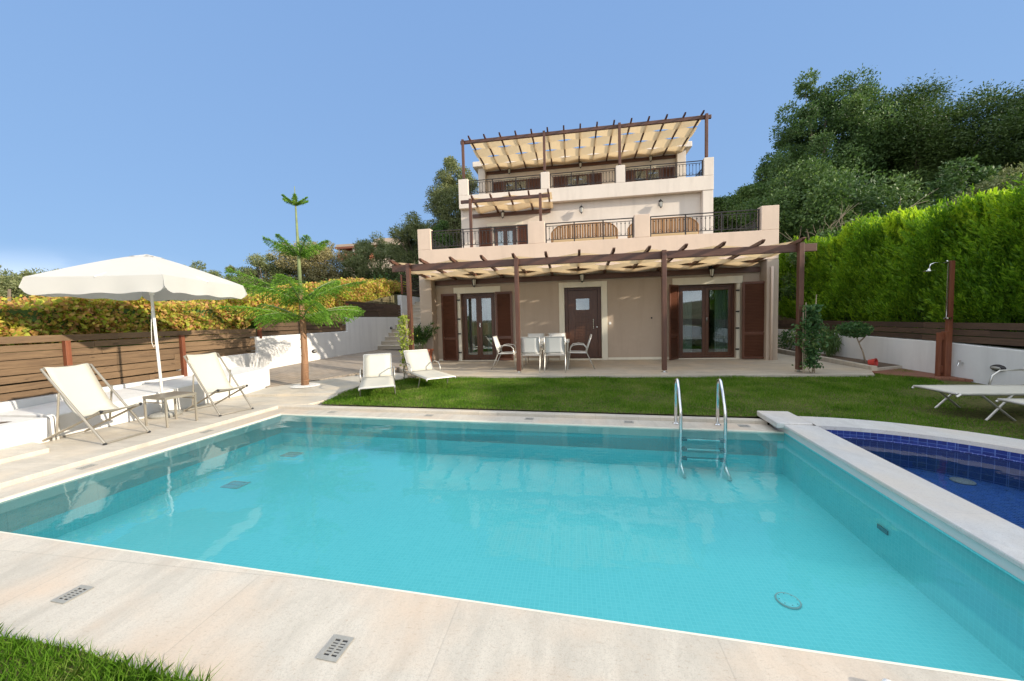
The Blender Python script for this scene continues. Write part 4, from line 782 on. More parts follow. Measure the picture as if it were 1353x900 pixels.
# bare grey branches in front of the dark shrubs
for k, (x, y) in enumerate([(9.3, 15.9)]):
    r = random.Random(k + 4); m = MB(); z0 = hill(x, y)
    def br(p, d, L_, rr, lv):
        q = p + d * L_; m.tube([p, p.lerp(q, .5) + Vector((r.uniform(-.08, .08), r.uniform(-.08, .08), .04)), q], [rr, rr * .8, rr * .6], 5)
        if lv:
            for _ in range(3): br(p.lerp(q, r.uniform(.4, 1)), (d + Vector((r.uniform(-.9, .9), r.uniform(-.5, .3), r.uniform(-.2, .6)))).normalized(), L_ * r.uniform(.5, .8), rr * .6, lv - 1)
    for _ in range(4): br(Vector((x, y, z0)), Vector((r.uniform(-.5, .5), r.uniform(-.3, .1), 1)).normalized(), r.uniform(1.7, 2.3), .035, 3)
    tag(m.build('bare_shrub', 'pale_bark'), ['leafless grey shrub behind the hedge near the terrace railing'][k], 'shrub')
m = thing('clipped_hedge', (8, 24, 2.5), 'clipped dark green hedge seen over the side railing right of the house', 'hedge'); r = np.random.default_rng(77)
n_ = 30000; x = r.uniform(6.0, 12, n_); z = r.uniform(3, 8.05, n_); f_ = r.random(n_) < .8; y = np.where(f_, 23.6 + r.uniform(0, .25, n_), r.uniform(23.6, 24.8, n_)); z = np.where(f_, z, 8.05 + r.normal(0, .05, n_))
np_mesh('foliage', leaf_quads(np.stack([x, y, z], 1), unit(r.normal(size=(n_, 3))), .14, .5, r), 4, 'dark_leaf', m)
q = MB(); q.box(6.1, 11.9, 23.85, 24.7, 2, 7.95); q.build('inner_growth', 'dark_leaf', m)
tree('olive_tree', (-6.5, 21.6, 3.0), 10.6, 2.2, 7.9, 2.9, 'olive_leaf', 'tall olive tree rising just left of the upper storeys', 110, 420, .13, .32, group=LT_, seed=8, trunk=.18)
tree('olive_tree', (-9.2, 22.6, 2.8), 7.8, 2.4, 5.8, 2.5, 'olive_leaf', 'rounded olive left of the tall one, above the small wooden fence', 110, 420, .13, .32, group=LT_, seed=9)
tree('laurel_tree', (-6.9, 19.3, 3.0), 6.6, 1.2, 5.0, 1.7, 'dark_leaf', 'dark leafy tree against the house wall by the stairs', 60, 380, .12, .45, group=LT_, seed=19)
tree('olive_tree', (-13.0, 24.5, 3.0), 7, 2.7, 5.3, 2.2, 'olive_leaf', 'bushy grey-green olive in front of the distant house', 110, 400, .14, .32, group=LT_, seed=10)
tree('olive_tree', (-16.4, 22.2, 2.6), 6.5, 2.5, 5.1, 2.2, 'tan_leaf', 'tan-leaved olive behind the top of the Norfolk pine', 90, 400, .13, .32, group=LT_, seed=11)
tree('olive_tree', (-19.0, 21.0, 2.4), 6, 2.0, 4.3, 1.8, 'olive_leaf', 'low dark olive between the tan tree and the parasol', 70, 380, .13, .32, group=LT_, seed=12)
for i, (x, y, rx, zc, rz, lb) in enumerate([(-21.0, 18.0, 2.8, 3.5, 1.6, 'small olive at the right rim of the parasol'), (-18.3, 17.6, 1.9, 3.3, 1.4, 'low olive between the parasol and the Norfolk pine'), (-25.0, 17.8, 2.6, 3.0, 1.6, 'olive hidden mostly behind the right part of the parasol'), (-25.5, 14.6, 2.6, 3.0, 1.7, 'olive hidden mostly behind the left part of the parasol'),
    (-24.0, 11.6, 2.4, 2.9, 1.8, 'round olive at the far left just beside the parasol'), (-22.0, 8.6, 2.4, 2.7, 1.6, 'olive cut by the left edge of the view')]):
    tree('olive_tree', (x, y, hill(x, y)), 5, rx, zc, rz, 'olive_leaf', lb, 90, 380, .13, .32, group=LT_, seed=40 + i, trunk=.12)
# under-storey on both slopes
r = np.random.default_rng(21); k = 150; cx_ = np.concatenate([r.uniform(-30, -9.8, k), r.uniform(9, 30, 90)]); cy_ = np.concatenate([r.uniform(10, 34, k), r.uniform(14, 30, 90)])
keep = ~((cx_ < -8) & (cy_ < 13 + (-cx_ - 9) * .0) & (cx_ > -14)); cx_, cy_ = cx_[keep], cy_[keep]; cz_ = np.array([hill(a, b_) for a, b_ in zip(cx_, cy_)]) + .5
v = clumps_leaves(np.column_stack([cx_, cy_, cz_, r.uniform(.5, 1.1, len(cx_))]), 260, .15, .5, .3, .3, r); o = np_mesh('undergrowth', v, 4, 'dark_leaf'); tag(o, 'low scrub covering the slopes under the trees', 'undergrowth', kind='stuff')

# distant house
dh = thing('distant_house', (-30, 52, 5), 'far hillside house with terracotta-red balcony between the olive trees', 'house')
def dbox(nm, mat, *q, bevel=0): m = MB(); m.box(*q); return m.build(nm, mat, dh, bevel=bevel)
dbox('wall', 'plaster_sand', -33.5, -25.5, 52, 60, 4, 12.6); dbox('roof', 'plaster_taupe', -34.0, -25, 51, 60.5, 12.6, 12.95); dbox('roof_block', 'plaster_taupe', -29.2, -25.6, 53, 57, 12.95, 13.9)
dbox('balcony', 'terracotta', -33.6, -28.6, 50.6, 52, 10.6, 11.5); dbox('canopy', 'rust_wood', -33.8, -28.8, 50.4, 52, 12.2, 12.45)
for x in (-33.5, -31.2, -29): dbox('column', 'plaster_cream', x, x + .25, 50.7, 50.95, 11.5, 12.2)
for x in (-32.8, -30.4): dbox('window', 'door_wood', x, x + 1.1, 51.97, 52.01, 10.8, 12.1)

# Norfolk Island pine by the pool deck
def norfolk():
    t_ = thing('norfolk_pine', (-6.15, 7.8, .1), 'young Norfolk Island pine with tiers of feathery fronds on the left deck', 'tree'); r = np.random.default_rng(13)
    m = MB(); pts = [(-6.17, 7.8, .05), (-6.13, 7.8, .8), (-6.13, 7.8, 1.6), (-6.14, 7.8, 2.2)]; m.tube(pts, [.088, .072, .064, .05], 10)
    for k in range(9): z = .2 + k * .19; m.tube([(-6.14, 7.8, z), (-6.14, 7.8, z + .02)], [.083 - k * .002] * 2, 10)
    m.build('trunk', 'pine_bark', t_, smooth=True)
    m = MB(); m.tube([(-6.14, 7.8, 2.18), (-6.14, 7.8, 3.1), (-6.14, 7.8, 4.2), (-6.14, 7.8, 4.6)], [.045, .035, .016, .006], 8); m.build('leader', 'green_stem', t_, smooth=True)
    def branch(z, az, L_, rise, droop, wmax, n_):
        roll = r.uniform(-.75, .75)
        T = np.linspace(.04, 1, n_); h = np.array([math.cos(az), math.sin(az), 0.]); side = np.array([-math.sin(az) * math.cos(roll), math.cos(az) * math.cos(roll), math.sin(roll)])
        c = np.array([-6.14, 7.8, z]) + h * (T * L_)[:, None] + np.array([0, 0, 1.]) * (rise * T - droop * T ** 2.2)[:, None]
        tang = unit(np.gradient(c, axis=0)); prof = np.clip(np.sin(np.pi * np.clip(T * .80 + .14, 0, 1)), .15, 1) * wmax; Q = []
        for s_ in (-1, 1):
            d = unit(tang * .70 + side * s_ * .95 + np.array([0, 0, .22]) + r.normal(0, .09, (n_, 3)))
            end = c + d * prof[:, None] + np.array([0, 0, -.85]) * (prof ** 1.3)[:, None] * r.uniform(.6, 1.2, (n_, 1))
            nb = 9
            for k in range(nb):
                a = c + (end - c) * (k / nb); b_ = c + (end - c) * ((k + 1.35) / nb); mid = (a + b_) / 2; ax = unit(b_ - a)
                Q.append(leaf_quads(mid, ax, (b_ - a)[:, :1] * 0 + np.linalg.norm(b_ - a, axis=1)[:, None] * 1.1, .30, r)); Q.append(leaf_quads(mid + r.normal(0, .008, mid.shape), unit(ax + r.normal(0, .5, ax.shape)), .05, .25, r))
        np_mesh('frond', np.concatenate(Q), 4, 'palm_leaf', t_)
        mm = MB(); mm.tube([tuple(p) for p in c[::6]], [.016 * (1 - .8 * i / len(c[::6])) + .003 for i in range(len(c[::6]))], 5); mm.build('branch', 'green_stem', t_, smooth=True)
    for i in range(7): branch(1.62, i * 2 * math.pi / 7 + .25, 1.34 + .14 * math.sin(i * 2.1), .55 + .16 * math.sin(i * 2.3), .34 + .08 * math.cos(i), .42, 58)
    for i in range(7): branch(1.98, i * 2 * math.pi / 7 + .62, 1.26 + .12 * math.cos(i * 1.7), .86 + .12 * math.sin(i * 1.9), .34, .40, 56)
    for i in range(7): branch(3.05, i * 2 * math.pi / 7 + .3, .64, .44, .10, .22, 40)
    for i in range(6): branch(4.19, i * 2 * math.pi / 6 + .1, .27, .18, .03, .08, 24)
    pb = MB(); pb.lathe([(.32, .02), (.27, .035), (.10, .04)], (-6.15, 7.8, .06), 20); o = pb.build('pebble_ring', 'pebble', t_)
norfolk()

# ------------------------------------------------------------------ loungers, chairs, tables
def deck_chair():
    t_ = thing('deck_chair', (0, 0, 0), 'x', 'deck chair', 'reclining deck chairs beside the pool'); W = .265; R_ = .015
    for s_ in (-1, 1):
        m = MB(); m.tube([(.02, s_ * W, .02), (-.86, s_ * W, 1.0)], R_, 8); m.build('back_rail', 'alu', t_)
        m = MB(); m.tube([(-1.02, s_ * (W - .03), .02), (-.04, s_ * (W - .03), .425)], R_, 8); m.build('seat_rail', 'alu', t_)
        m = MB(); m.tube([(-.57, s_ * (W + .03), .69), (-.66, s_ * (W + .03), .16)], .012, 8); m.build('strut', 'alu', t_)
        for p_ in ((.02, s_ * W, .012), (-.04, s_ * (W - .03), .43)):
            m = MB(); m.tube([(p_[0] - .008, p_[1] - .0, p_[2] - .012), (p_[0] + .014, p_[1], p_[2] + .006)], .019, 8); m.build('rubber_cap', 'black', t_)
    for nm, a in (('foot_bar', (.02, .02)), ('top_bar', (-.86, 1.0)), ('rear_bar', (-1.02, .02)), ('front_bar', (-.045, .42))):
        m = MB(); m.tube([(a[0], -W + .01, a[1]), (a[0], W - .01, a[1])], .012, 8); m.build(nm, 'alu', t_)
    prof = [(-.875, 1.005), (-.85, 1.0), (-.76, .84), (-.66, .66), (-.57, .51), (-.48, .405), (-.40, .355), (-.30, .345), (-.18, .375), (-.06, .43), (-.035, .43)]
    m = MB(); cs = [Vector((x, 0, z)) for x, z in prof]
    def fn(u, v):
        s_ = v * (len(cs) - 1); i = min(int(s_), len(cs) - 2); p_ = cs[i].lerp(cs[i + 1], s_ - i); return (p_.x, (u - .5) * .465, p_.z + .018 * (4 * (u - .5) ** 2))
    m.grid(fn, 6, 40); m.build('sling', 'sling', t_, smooth=True, solid=.004); return t_
dc_ = deck_chair(); dc_.location = (-6.08, 4.18, 0.0); dc_.rotation_euler = (0, 0, math.radians(2)); dc_['label'] = 'cream sling deck chair nearer the camera, by the planter'
dup(dc_, (-5.82, 5.63, 0.0), math.radians(-13), 'cream sling deck chair on the far side of the small side table')
# side table
t_ = thing('side_table', (0, 0, 0), 'small metal side table standing between the two deck chairs', 'table')
m = MB()
for i in range(9): m.box(-.25, .25, -.195 + i * .0435, -.195 + i * .0435 + .040, .445, .457)
m.build('tabletop', 'alu', t_); m = MB(); m.box(-.26, .26, -.215, -.197, .42, .46); m.box(-.26, .26, .197, .215, .42, .46); m.box(-.26, -.25, -.197, .197, .42, .46); m.box(.25, .26, -.197, .197, .42, .46); m.build('rim', 'alu', t_)
for sx in (-1, 1):
    for sy in (-1, 1): m = MB(); m.box(sx * .245 - .012, sx * .245 + .012, sy * .20 - .012, sy * .20 + .012, 0, .42); m.build('leg', 'alu', t_)
m = MB(); m.tube([(-.245, -.2, .37), (.245, -.2, .37)], .008, 6); m.tube([(-.245, .2, .37), (.245, .2, .37)], .008, 6); m.build('stretcher', 'alu', t_)
t_.location = (-6.27, 4.93, 0); t_.rotation_euler = (0, 0, math.radians(-9))

# parasol
def parasol():
    t_ = thing('parasol', (-6.93, 5.33, 0), 'large square off-white parasol with hanging valance over the deck chairs', 'parasol'); cx0, cy0, a0 = -7.03, 5.36, math.radians(13.6); hs = .93; zr, zt = 2.28, 2.70
    def Q(x, y, z): return (cx0 + x * math.cos(a0) - y * math.sin(a0) + (z - 2.3) * -.05, cy0 + x * math.sin(a0) + y * math.cos(a0), z)
    m = MB(); n_ = 12; corners = [(-hs, -hs), (hs, -hs), (hs, hs), (-hs, hs)]
    for k in range(4):
        (xa, ya), (xb, yb) = corners[k], corners[(k + 1) % 4]
        def fn(u, v): # v 0 rim .. 1 top
            x = (xa + (xb - xa) * u) * (1 - v * .88); y = (ya + (yb - ya) * u) * (1 - v * .88); sag = .05 * math.sin(math.pi * u) * (1 - v)
            return Q(x * (1 - sag * .6), y * (1 - sag * .6), zr + (zt - zr) * (1 - (1 - v) ** 1.12) - sag * .5 * math.sin(math.pi * min(1, v + .25)))
        m.grid(fn, n_, 10)
    m.build('canopy', 'umbrella_cloth', t_, smooth=True)
    m = MB(); q_ = .16
    for k in range(4):
        (xa, ya), (xb, yb) = [(c_[0] / hs * q_, c_[1] / hs * q_) for c_ in (corners[k], corners[(k + 1) % 4])]
        m.grid(lambda u, v: Q((xa + (xb - xa) * u) * (1 - v), (ya + (yb - ya) * u) * (1 - v), zt - .02 + .05 * v + .015 * math.sin(u * 9)), 8, 3)
    m.build('vent_cap', 'umbrella_cloth', t_, smooth=True)
    for k in range(4):
        (xa, ya), (xb, yb) = corners[k], corners[(k + 1) % 4]; m = MB()
        def fn(u, v):
            sag = .05 * math.sin(math.pi * u); s_ = 1 - sag * .6; fl = 1 + .03 * v + .012 * v * math.sin(u * 17 + k); uu = u
            x = (xa + (xb - xa) * uu) * s_ * fl; y = (ya + (yb - ya) * uu) * s_ * fl; cut = min(1, min(u, 1 - u) / .07) ** .5
            return Q(x, y, zr - (.255 * (.62 + .38 * cut) + .01 * math.sin(u * 21 + k)) * v)
        m.grid(fn, 40, 5); m.build('valance', 'umbrella_cloth', t_, smooth=True)
    m = MB(); m.tube([(-6.92, 5.33, .03), Q(0, 0, zt - .03)], .021, 12); m.build('pole', 'white_paint', t_, smooth=True)
    for x, y in corners + [(hs, 0), (-hs, 0), (0, hs), (0, -hs)]:
        m = MB(); m.tube([Q(x * .99, y * .99, zr - .012), Q(x * .07, y * .07, zt - .045)], .008, 5); ribo = m.build('rib', 'white_paint', t_)
        m = MB(); m.tube([Q(x * .5, y * .5, zr + .17), Q(x * .03, y * .03, 2.12)], .006, 5); m.build('strut', 'white_paint', ribo)
    m = MB(); m.tube([Q(0, 0, 2.06), Q(0, 0, 2.15)], .035, 10); m.build('hub', 'white_paint', t_)
    m = MB(); m.tube([Q(.0, -.03, 1.25), Q(-.05, -.03, 1.18), Q(-.07, -.03, 1.27), Q(-.05, -.03, 1.5), Q(-.01, -.02, 1.9)], .004, 5); m.build('cord', 'white_paint', t_)
    m = MB(); m.lathe([(.21, .0), (.22, .03), (.19, .065), (.05, .08), (.035, .22), (.032, .24)], (-6.90, 5.33, 0), 20); m.build('base', 'plastic_grate', t_, smooth=False)
parasol()

def arm_chair():
    t_ = thing('garden_chair', (0, 0, 0), 'x', 'chair', 'chairs round the patio table'); W = .255; f = .012
    for s_ in (-1, 1):
        x = s_ * W; m = MB(); m.tube([(x, .27, 0), (x, .24, .30), (x, .21, .56), (x, .15, .625), (x, 0, .645), (x, -.13, .63), (x, -.20, .55), (x, -.205, .44)], f, 8); m.build('armrest', 'alu_light', t_, smooth=True)
        m = MB(); m.tube([(x, -.40, 0), (x, -.30, .20), (x, -.195, .44), (x, -.25, .62), (x, -.33, .88)], f, 8); m.build('leg', 'alu_light', t_, smooth=True)
        m = MB(); m.tube([(x, -.2, .42), (x, .25, .43)], f * .9, 8); m.build('seat_rail', 'alu_light', t_)
    for nm, y, z in (('top_rail', -.33, .88), ('front_rail', .25, .425), ('rear_rail', -.2, .415)): m = MB(); m.tube([(-W, y, z), (W, y, z)], f * .9, 8); m.build(nm, 'alu_light', t_)
    m = MB(); m.grid(lambda u, v: ((u - .5) * .47, .26 - .44 * v, .435 - .02 * math.sin(math.pi * v)), 4, 8); m.build('seat', 'sling_grey', t_, smooth=True, solid=.006)
    m = MB(); m.grid(lambda u, v: ((u - .5) * .47, -.205 - .125 * v ** 1.2 - .0, .46 + .43 * v), 4, 8); m.build('backrest', 'sling_grey', t_, smooth=True, solid=.006); return t_
ac = arm_chair(); cs_ = [(-1.10, 9.62, 0, 'pale garden chair with its back to the pool, beside the second pergola post'), (-.47, 9.62, 0, 'pale garden chair with its back to the pool, farther from the pergola post'),
    (-1.12, 11.0, math.pi, 'pale garden chair behind the table on the shutter side'), (-.50, 11.0, math.pi, 'pale garden chair behind the table on the front-door side'),
    (-1.80, 10.1, -math.pi / 2, 'pale garden chair seen in profile at the left end of the table'), (.12, 10.1, math.pi / 2, 'pale garden chair seen in profile in front of the entrance door')]
for i, (x, y, rz, lb) in enumerate(cs_):
    if i == 0: ac.location = (x, y, .15); ac['label'] = lb
    else: dup(ac, (x, y, .15), rz, lb)
t_ = thing('patio_table', (-.82, 10.28, .15), 'metal-framed patio table with a pale top ringed by six chairs', 'table')
m = MB(); m.box(-1.50, -.14, 9.88, 10.68, .87, .885); m.build('tabletop', 'sling_grey', t_, bevel=.004); m = MB(); m.box(-1.52, -.12, 9.86, 9.879, .845, .89); m.box(-1.52, -.12, 10.681, 10.70, .845, .89); m.box(-1.52, -1.501, 9.88, 10.68, .845, .89); m.box(-.139, -.12, 9.88, 10.68, .845, .89); m.build('rim', 'alu_light', t_)
for x in (-1.47, -.17):
    for y in (9.91, 10.65): m = MB(); m.tube([(x, y, .15), (x, y, .85)], .02, 8); m.build('leg', 'alu_light', t_)

def lounger(raise_=.9, H_=.27, bl_=.62, cross=False):
    t_ = thing('sun_lounger', (0, 0, 0), 'x', 'sun lounger', 'white sling sun loungers on the lawn'); W = .31; H = H_; hy = 1.35; bl = bl_; cb_, sb_ = math.cos(raise_), math.sin(raise_)
    m = MB(); m.tube([(-W, hy, H), (-W, .02, H), (-W, -.02, H - .03)], .015, 8); m.tube([(W, hy, H), (W, .02, H), (W, -.02, H - .03)], .015, 8); m.tube([(-W, 0, H), (W, 0, H)], .015, 8); m.tube([(-W, hy, H), (W, hy, H)], .012, 8)
    m.tube([(-W, hy, H), (-W, hy + .62, H)], .013, 8); m.tube([(W, hy, H), (W, hy + .62, H)], .013, 8); m.tube([(-W, hy + .62, H), (W, hy + .62, H)], .013, 8); m.build('frame', 'alu_light', t_)
    m = MB(); m.tube([(-W + .02, hy, H + .01), (-W + .02, hy + bl * cb_, H + bl * sb_)], .013, 8); m.tube([(W - .02, hy, H + .01), (W - .02, hy + bl * cb_, H + bl * sb_)], .013, 8); m.tube([(-W + .02, hy + bl * cb_, H + bl * sb_), (W - .02, hy + bl * cb_, H + bl * sb_)], .013, 8); m.build('back_frame', 'alu_light', t_)
    m = MB(); m.grid(lambda u, v: ((u - .5) * .60, v * hy, H + .012 - .02 * math.sin(math.pi * u) * math.sin(math.pi * v)), 6, 10); m.build('seat_sling', 'sling', t_, smooth=True, solid=.008)
    m = MB(); m.grid(lambda u, v: ((u - .5) * .56, hy + .01 + v * bl * cb_, H + .015 + v * bl * sb_), 4, 6); m.build('back_sling', 'sling', t_, smooth=True, solid=.008)
    for s_ in (-1, 1):
        for y0, y1 in (((.42, .56), (hy + .3, hy + .4)) if not cross else ((.25, .62), (.60, .30), (hy + .5, hy + .6))): m = MB(); m.tube([(s_ * W, y0, H), (s_ * (W + .02), y1, 0)], .014, 8); m.build('leg', 'alu_light', t_)
        m = MB(); x = s_ * (W + .03); m.tube([(x, hy - .38, H - .02), (x, hy - .34, H + .14), (x, hy - .25, H + .21), (x, hy + .02, H + .22), (x, hy + .16, H + .17), (x, hy + .30, H)], .012, 8); m.build('armrest', 'alu_light', t_, smooth=True)
    return t_
lo_ = lounger(.86); lo_.location = (-3.60, 6.42, .03); lo_.rotation_euler = (0, 0, math.radians(28)); lo_['label'] = 'white sun lounger with raised back, the one nearer the courtyard'
dup(lo_, (-2.72, 7.42, .045), math.radians(40), 'white sun lounger with raised back beside the second, planted pergola post')
bpy.data.objects[lo_.name]
lf_ = lounger(.06, .33, .62, True); lf_.location = (4.86, 5.98, .04); lf_.rotation_euler = (0, 0, math.radians(-88)); lf_['label'] = 'flat white sun lounger on the shaded lawn below the shower'
dup(lf_, (5.03, 5.08, .04), math.radians(-92), 'flat white sun lounger cut by the right edge of the view, beside the small pool')

# shower
sh = thing('shower', (7.3, 8.75, .12), 'outdoor shower on a red-brown timber post with chrome pipe', 'shower')
m = MB(); m.box(7.27, 7.345, 8.71, 8.785, .12, 2.40); m.build('post', 'rust_wood', sh, bevel=.006)
m = MB(); m.box(7.225, 7.268, 8.69, 8.81, .12, 1.02); m.box(7.13, 7.18, 8.72, 8.79, .12, 1.0); m.box(7.18, 7.225, 8.73, 8.78, .85, .99); m.box(7.18, 7.225, 8.73, 8.78, .2, .34); m.build('lower_casing', 'rust_wood', sh, bevel=.004)
m = MB(); m.tube([(7.235, 8.72, 1.28), (7.235, 8.72, 2.38), (7.20, 8.715, 2.40)], .014, 8); m.tube([(7.235, 8.72, 2.36), (7.1, 8.71, 2.365), (6.98, 8.70, 2.365), (6.92, 8.70, 2.34), (6.90, 8.70, 2.27)], .011, 8); m.build('pipe', 'steel', sh, smooth=True)
m = MB(); m.lathe([(.015, .05), (.03, .03), (.085, .012), (.085, 0), (.02, -.002)], (6.90, 8.70, 2.21), 16); m.build('shower_head', 'steel', sh)
m = MB(); m.tube([(7.18, 8.70, 1.28), (7.30, 8.70, 1.28)], .018, 8); m.tube([(7.24, 8.66, 1.28), (7.24, 8.70, 1.28)], .022, 8); m.build('mixer_tap', 'steel', sh)
m = MB(); dkp = thing('shower_deck', (6.9, 9, .1), 'red-brown slatted timber platform at the foot of the shower', 'platform')
for i in range(12): x = 6.40 + i * .082; m.prism([(x, 8.98 - i * .055), (x + .076, 8.98 - i * .055 - .05), (x + .076, 9.95), (x, 9.95)], .09, .13)
m.build('boards', 'deck_wood', dkp, bevel=.002); m = MB(); m.prism([(6.42, 8.98), (7.36, 8.34), (7.36, 8.42), (6.42, 9.06)], .04, .088); m.build('joist', 'deck_wood', dkp)
m = MB(); m.tube([(7.40, 8.55, .42), (7.32, 8.55, .42), (7.31, 8.55, .36)], .012, 8); m.tube([(7.34, 8.52, .455), (7.34, 8.58, .455)], .006, 6); m.tube([(7.34, 8.55, .42), (7.34, 8.55, .455)], .006, 6); tag(m.build('garden_tap', 'steel'), 'small garden tap on the white wall just right of the shower', 'tap')
m = MB(); m.lathe([(.06, 0), (.085, .12), (.09, .13), (.075, .13), (.05, .02)], (0, 0, 0), 14); o = m.build('red_bucket', m_simple('red_plastic', (.45, .04, .03), .45)); o.location = (6.62, 9.75, .29); o.rotation_euler = (1.45, 0, .6); tag(o, 'small red bucket tipped over on the kerb bed', 'bucket')

# pool ladder
ld = thing('pool_ladder', P(1.33, 5.5, -.05), 'polished steel pool ladder with dark tread ends at the far pool edge', 'ladder')
for x in (1.06, 1.60):
    pts = [(x, 5.66, -.05), (x, 5.66, .40), (x, 5.655, .52), (x, 5.62, .585), (x, 5.57, .60), (x, 5.52, .575), (x, 5.45, .46), (x, 5.36, .28), (x, 5.335, .18), (x, 5.33, .0), (x, 5.33, -.44), (x, 5.29, -.53), (x, 5.12, -.595)]
    m = MB(); m.tube([P(*p) for p in pts], .0215, 12); r_ = m.build('rail', 'steel', ld, smooth=True)
    m = MB(); c_ = P(x, 5.66, -.048); m.lathe([(.045, 0), (.045, .01), (.028, .02)], c_, 16); m.build('flange', 'steel', r_)
for z in (-.16, -.29, -.42):
    m = MB(); c_ = P(1.33, 5.33, z); m.obox(c_, (.50, .06, .02), -TH); tr_ = m.build('tread', 'steel', ld, bevel=.004)
    for x in (1.10, 1.56): m = MB(); m.obox(P(x, 5.325, z), (.06, .085, .035), -TH); m.build('tread_cap', 'black', tr_, bevel=.006)

# drains and fittings
def grate(loc, rz, label, grp='drain grates round the pool', cols=6, rows=2, w_=.105, h_=.135, sump='black'):
    m = MB(); c_ = Vector(loc); T = .004; R_ = Matrix.Rotation(rz, 3, 'Z')
    def bb(x0, x1, y0, y1, z0, z1): c2 = c_ + R_ @ Vector(((x0 + x1) / 2, (y0 + y1) / 2, 0)); m.obox((c2.x, c2.y, c_.z + (z0 + z1) / 2), (x1 - x0, y1 - y0, z1 - z0), rz)
    bb(-w_ / 2, w_ / 2, -h_ / 2, -h_ / 2 + .022, 0, T); bb(-w_ / 2, w_ / 2, h_ / 2 - .022, h_ / 2, 0, T); bb(-w_ / 2, -w_ / 2 + .018, -h_ / 2 + .022, h_ / 2 - .022, 0, T); bb(w_ / 2 - .018, w_ / 2, -h_ / 2 + .022, h_ / 2 - .022, 0, T); bb(-.006, .006, -h_ / 2 + .022, h_ / 2 - .022, 0, T)
    n_ = 6; s_ = (h_ - .044) / n_
    for i in range(1, n_): y = -h_ / 2 + .022 + s_ * i; bb(-w_ / 2 + .018, -.006, y - .0045, y + .0045, 0, T - .001); bb(.006, w_ / 2 - .018, y - .0045, y + .0045, 0, T - .001)
    t_ = thing('drain_grate', loc, label, 'drain grate', grp); m.build('grid', 'plastic_grate', t_)
    m = MB(); c2 = c_; m.obox((c2.x, c2.y, c2.z + .0005), (w_ - .03, h_ - .03, .0005), rz); m.build('sump', sump, t_)
zc_ = -.0485
gl_ = [(-3.03, 1.50, 'drain grate in the near coping, the one close to the grass'), (-1.24, 1.48, 'drain grate in the near coping, the larger one nearest the camera'), (-5.67, 3.02, 'drain grate in the left coping in front of the nearer deck chair'), (-5.67, 4.37, 'drain grate in the left coping in front of the side table'),
    (-4.55, 5.665, 'drain grate in the far coping closest to the left corner'), (-2.72, 5.66, 'drain grate in the far coping in front of the sun loungers'), (-1.05, 5.66, 'drain grate in the far coping opposite the patio table'), (.42, 5.66, 'drain grate in the far coping just left of the ladder'), (1.93, 5.66, 'drain grate in the far coping between ladder and divider wall')]
for i, (x, y, lb) in enumerate(gl_): grate(P(x, y, zc_), -TH + (math.pi / 2 if i >= 4 else 0) + (0 if i not in (0, 1) else 0), lb)
# fittings inside the pools
for i, (x, y, lb) in enumerate([(-4.75, 3.98, 'submerged outlet grille on the pool floor, the one nearer the deck chairs'), (-4.9, 5.10, 'submerged outlet grille on the pool floor near the far left corner')]): grate(P(x, y, FZ + .003), -TH + math.pi / 2, lb, 'outlet grilles on the pool floor', w_=.20, h_=.28, sump='wet_plastic')
def disc(name, loc, r, mat, label, cat, ring=True):
    t_ = thing(name, loc, label, cat); m = MB(); m.lathe([(r, 0), (r * .92, .012), (r * .55, .018), (.01, .018)], loc, 28); m.build('cover', mat, t_, smooth=False)
    m = MB(); m.tube([(loc[0] + r * 1.02 * math.cos(a), loc[1] + r * 1.02 * math.sin(a), loc[2] + .006) for a in [j * math.pi / 14 for j in range(29)]], .006, 5); m.build('gasket', 'plastic_grate', t_)
    for j in range(8): a = j * math.pi / 4; m = MB(); m.lathe([(.004, .012), (.004, .016)], (loc[0] + r * .78 * math.cos(a), loc[1] + r * .78 * math.sin(a), loc[2]), 8); m.build('screw', 'iron', t_)
disc('pool_drain', P(1.33, 3.02, FZ + .002), .075, 'pool_tile', 'round main drain cover on the floor of the big pool', 'drain cover')
disc('pool_drain', P(3.70, 4.80, KF + .002), .085, 'plastic_grate', 'white round drain cover on the blue floor of the small pool', 'drain cover')
m = MB(); c_ = P(2.322, 3.70, -.36); m.obox(c_, (.012, .12, .04), -TH); tag(m.build('pool_inlet', 'black', bevel=.004), 'small dark inlet slot in the divider wall under water', 'inlet')
t_ = thing('pool_float', P(1.13, 1.74, -.05), 'small white float with a dark end lying on the near coping at the bottom edge', 'float'); c_ = P(1.13, 1.74, -.029)
m = MB(); m.lathe([(.006, -.020), (.020, -.016), (.026, 0), (.020, .016), (.006, .020)], c_, 16); m.build('cap', 'white_paint', t_, smooth=True); m = MB(); m.tube([(c_[0] - .03, c_[1], c_[2] - .01), (c_[0] - .07, c_[1] + .01, c_[2] - .018)], .012, 8); m.build('stem', 'black', t_)

# plants near the house
def leafy(name, loc, label, cat, cen, rad, leaf, n_, size, width, seed, stems, bark='green_stem', group=None, up=.3, squash=1.0):
    t_ = thing(name, loc, label, cat, group); r = np.random.default_rng(seed); c = np.array(cen) + unit(r.normal(size=(n_, 3))) * (r.random((n_, 1)) ** .5) * np.array(rad)
    d = unit(r.normal(size=(n_, 3)) * .8 + (c - np.array([loc[0], loc[1], cen[2] - rad[2]])) * 1.2 + np.array([0, 0, up])); np_mesh('foliage', leaf_quads(c, d, size, width, r), 4, leaf, t_)
    m = MB()
    for q in stems: m.tube(q, [.02 * (1 - .6 * i / (len(q) - 1)) for i in range(len(q))], 6)
    m.build('stem', bark, t_, smooth=True); return t_
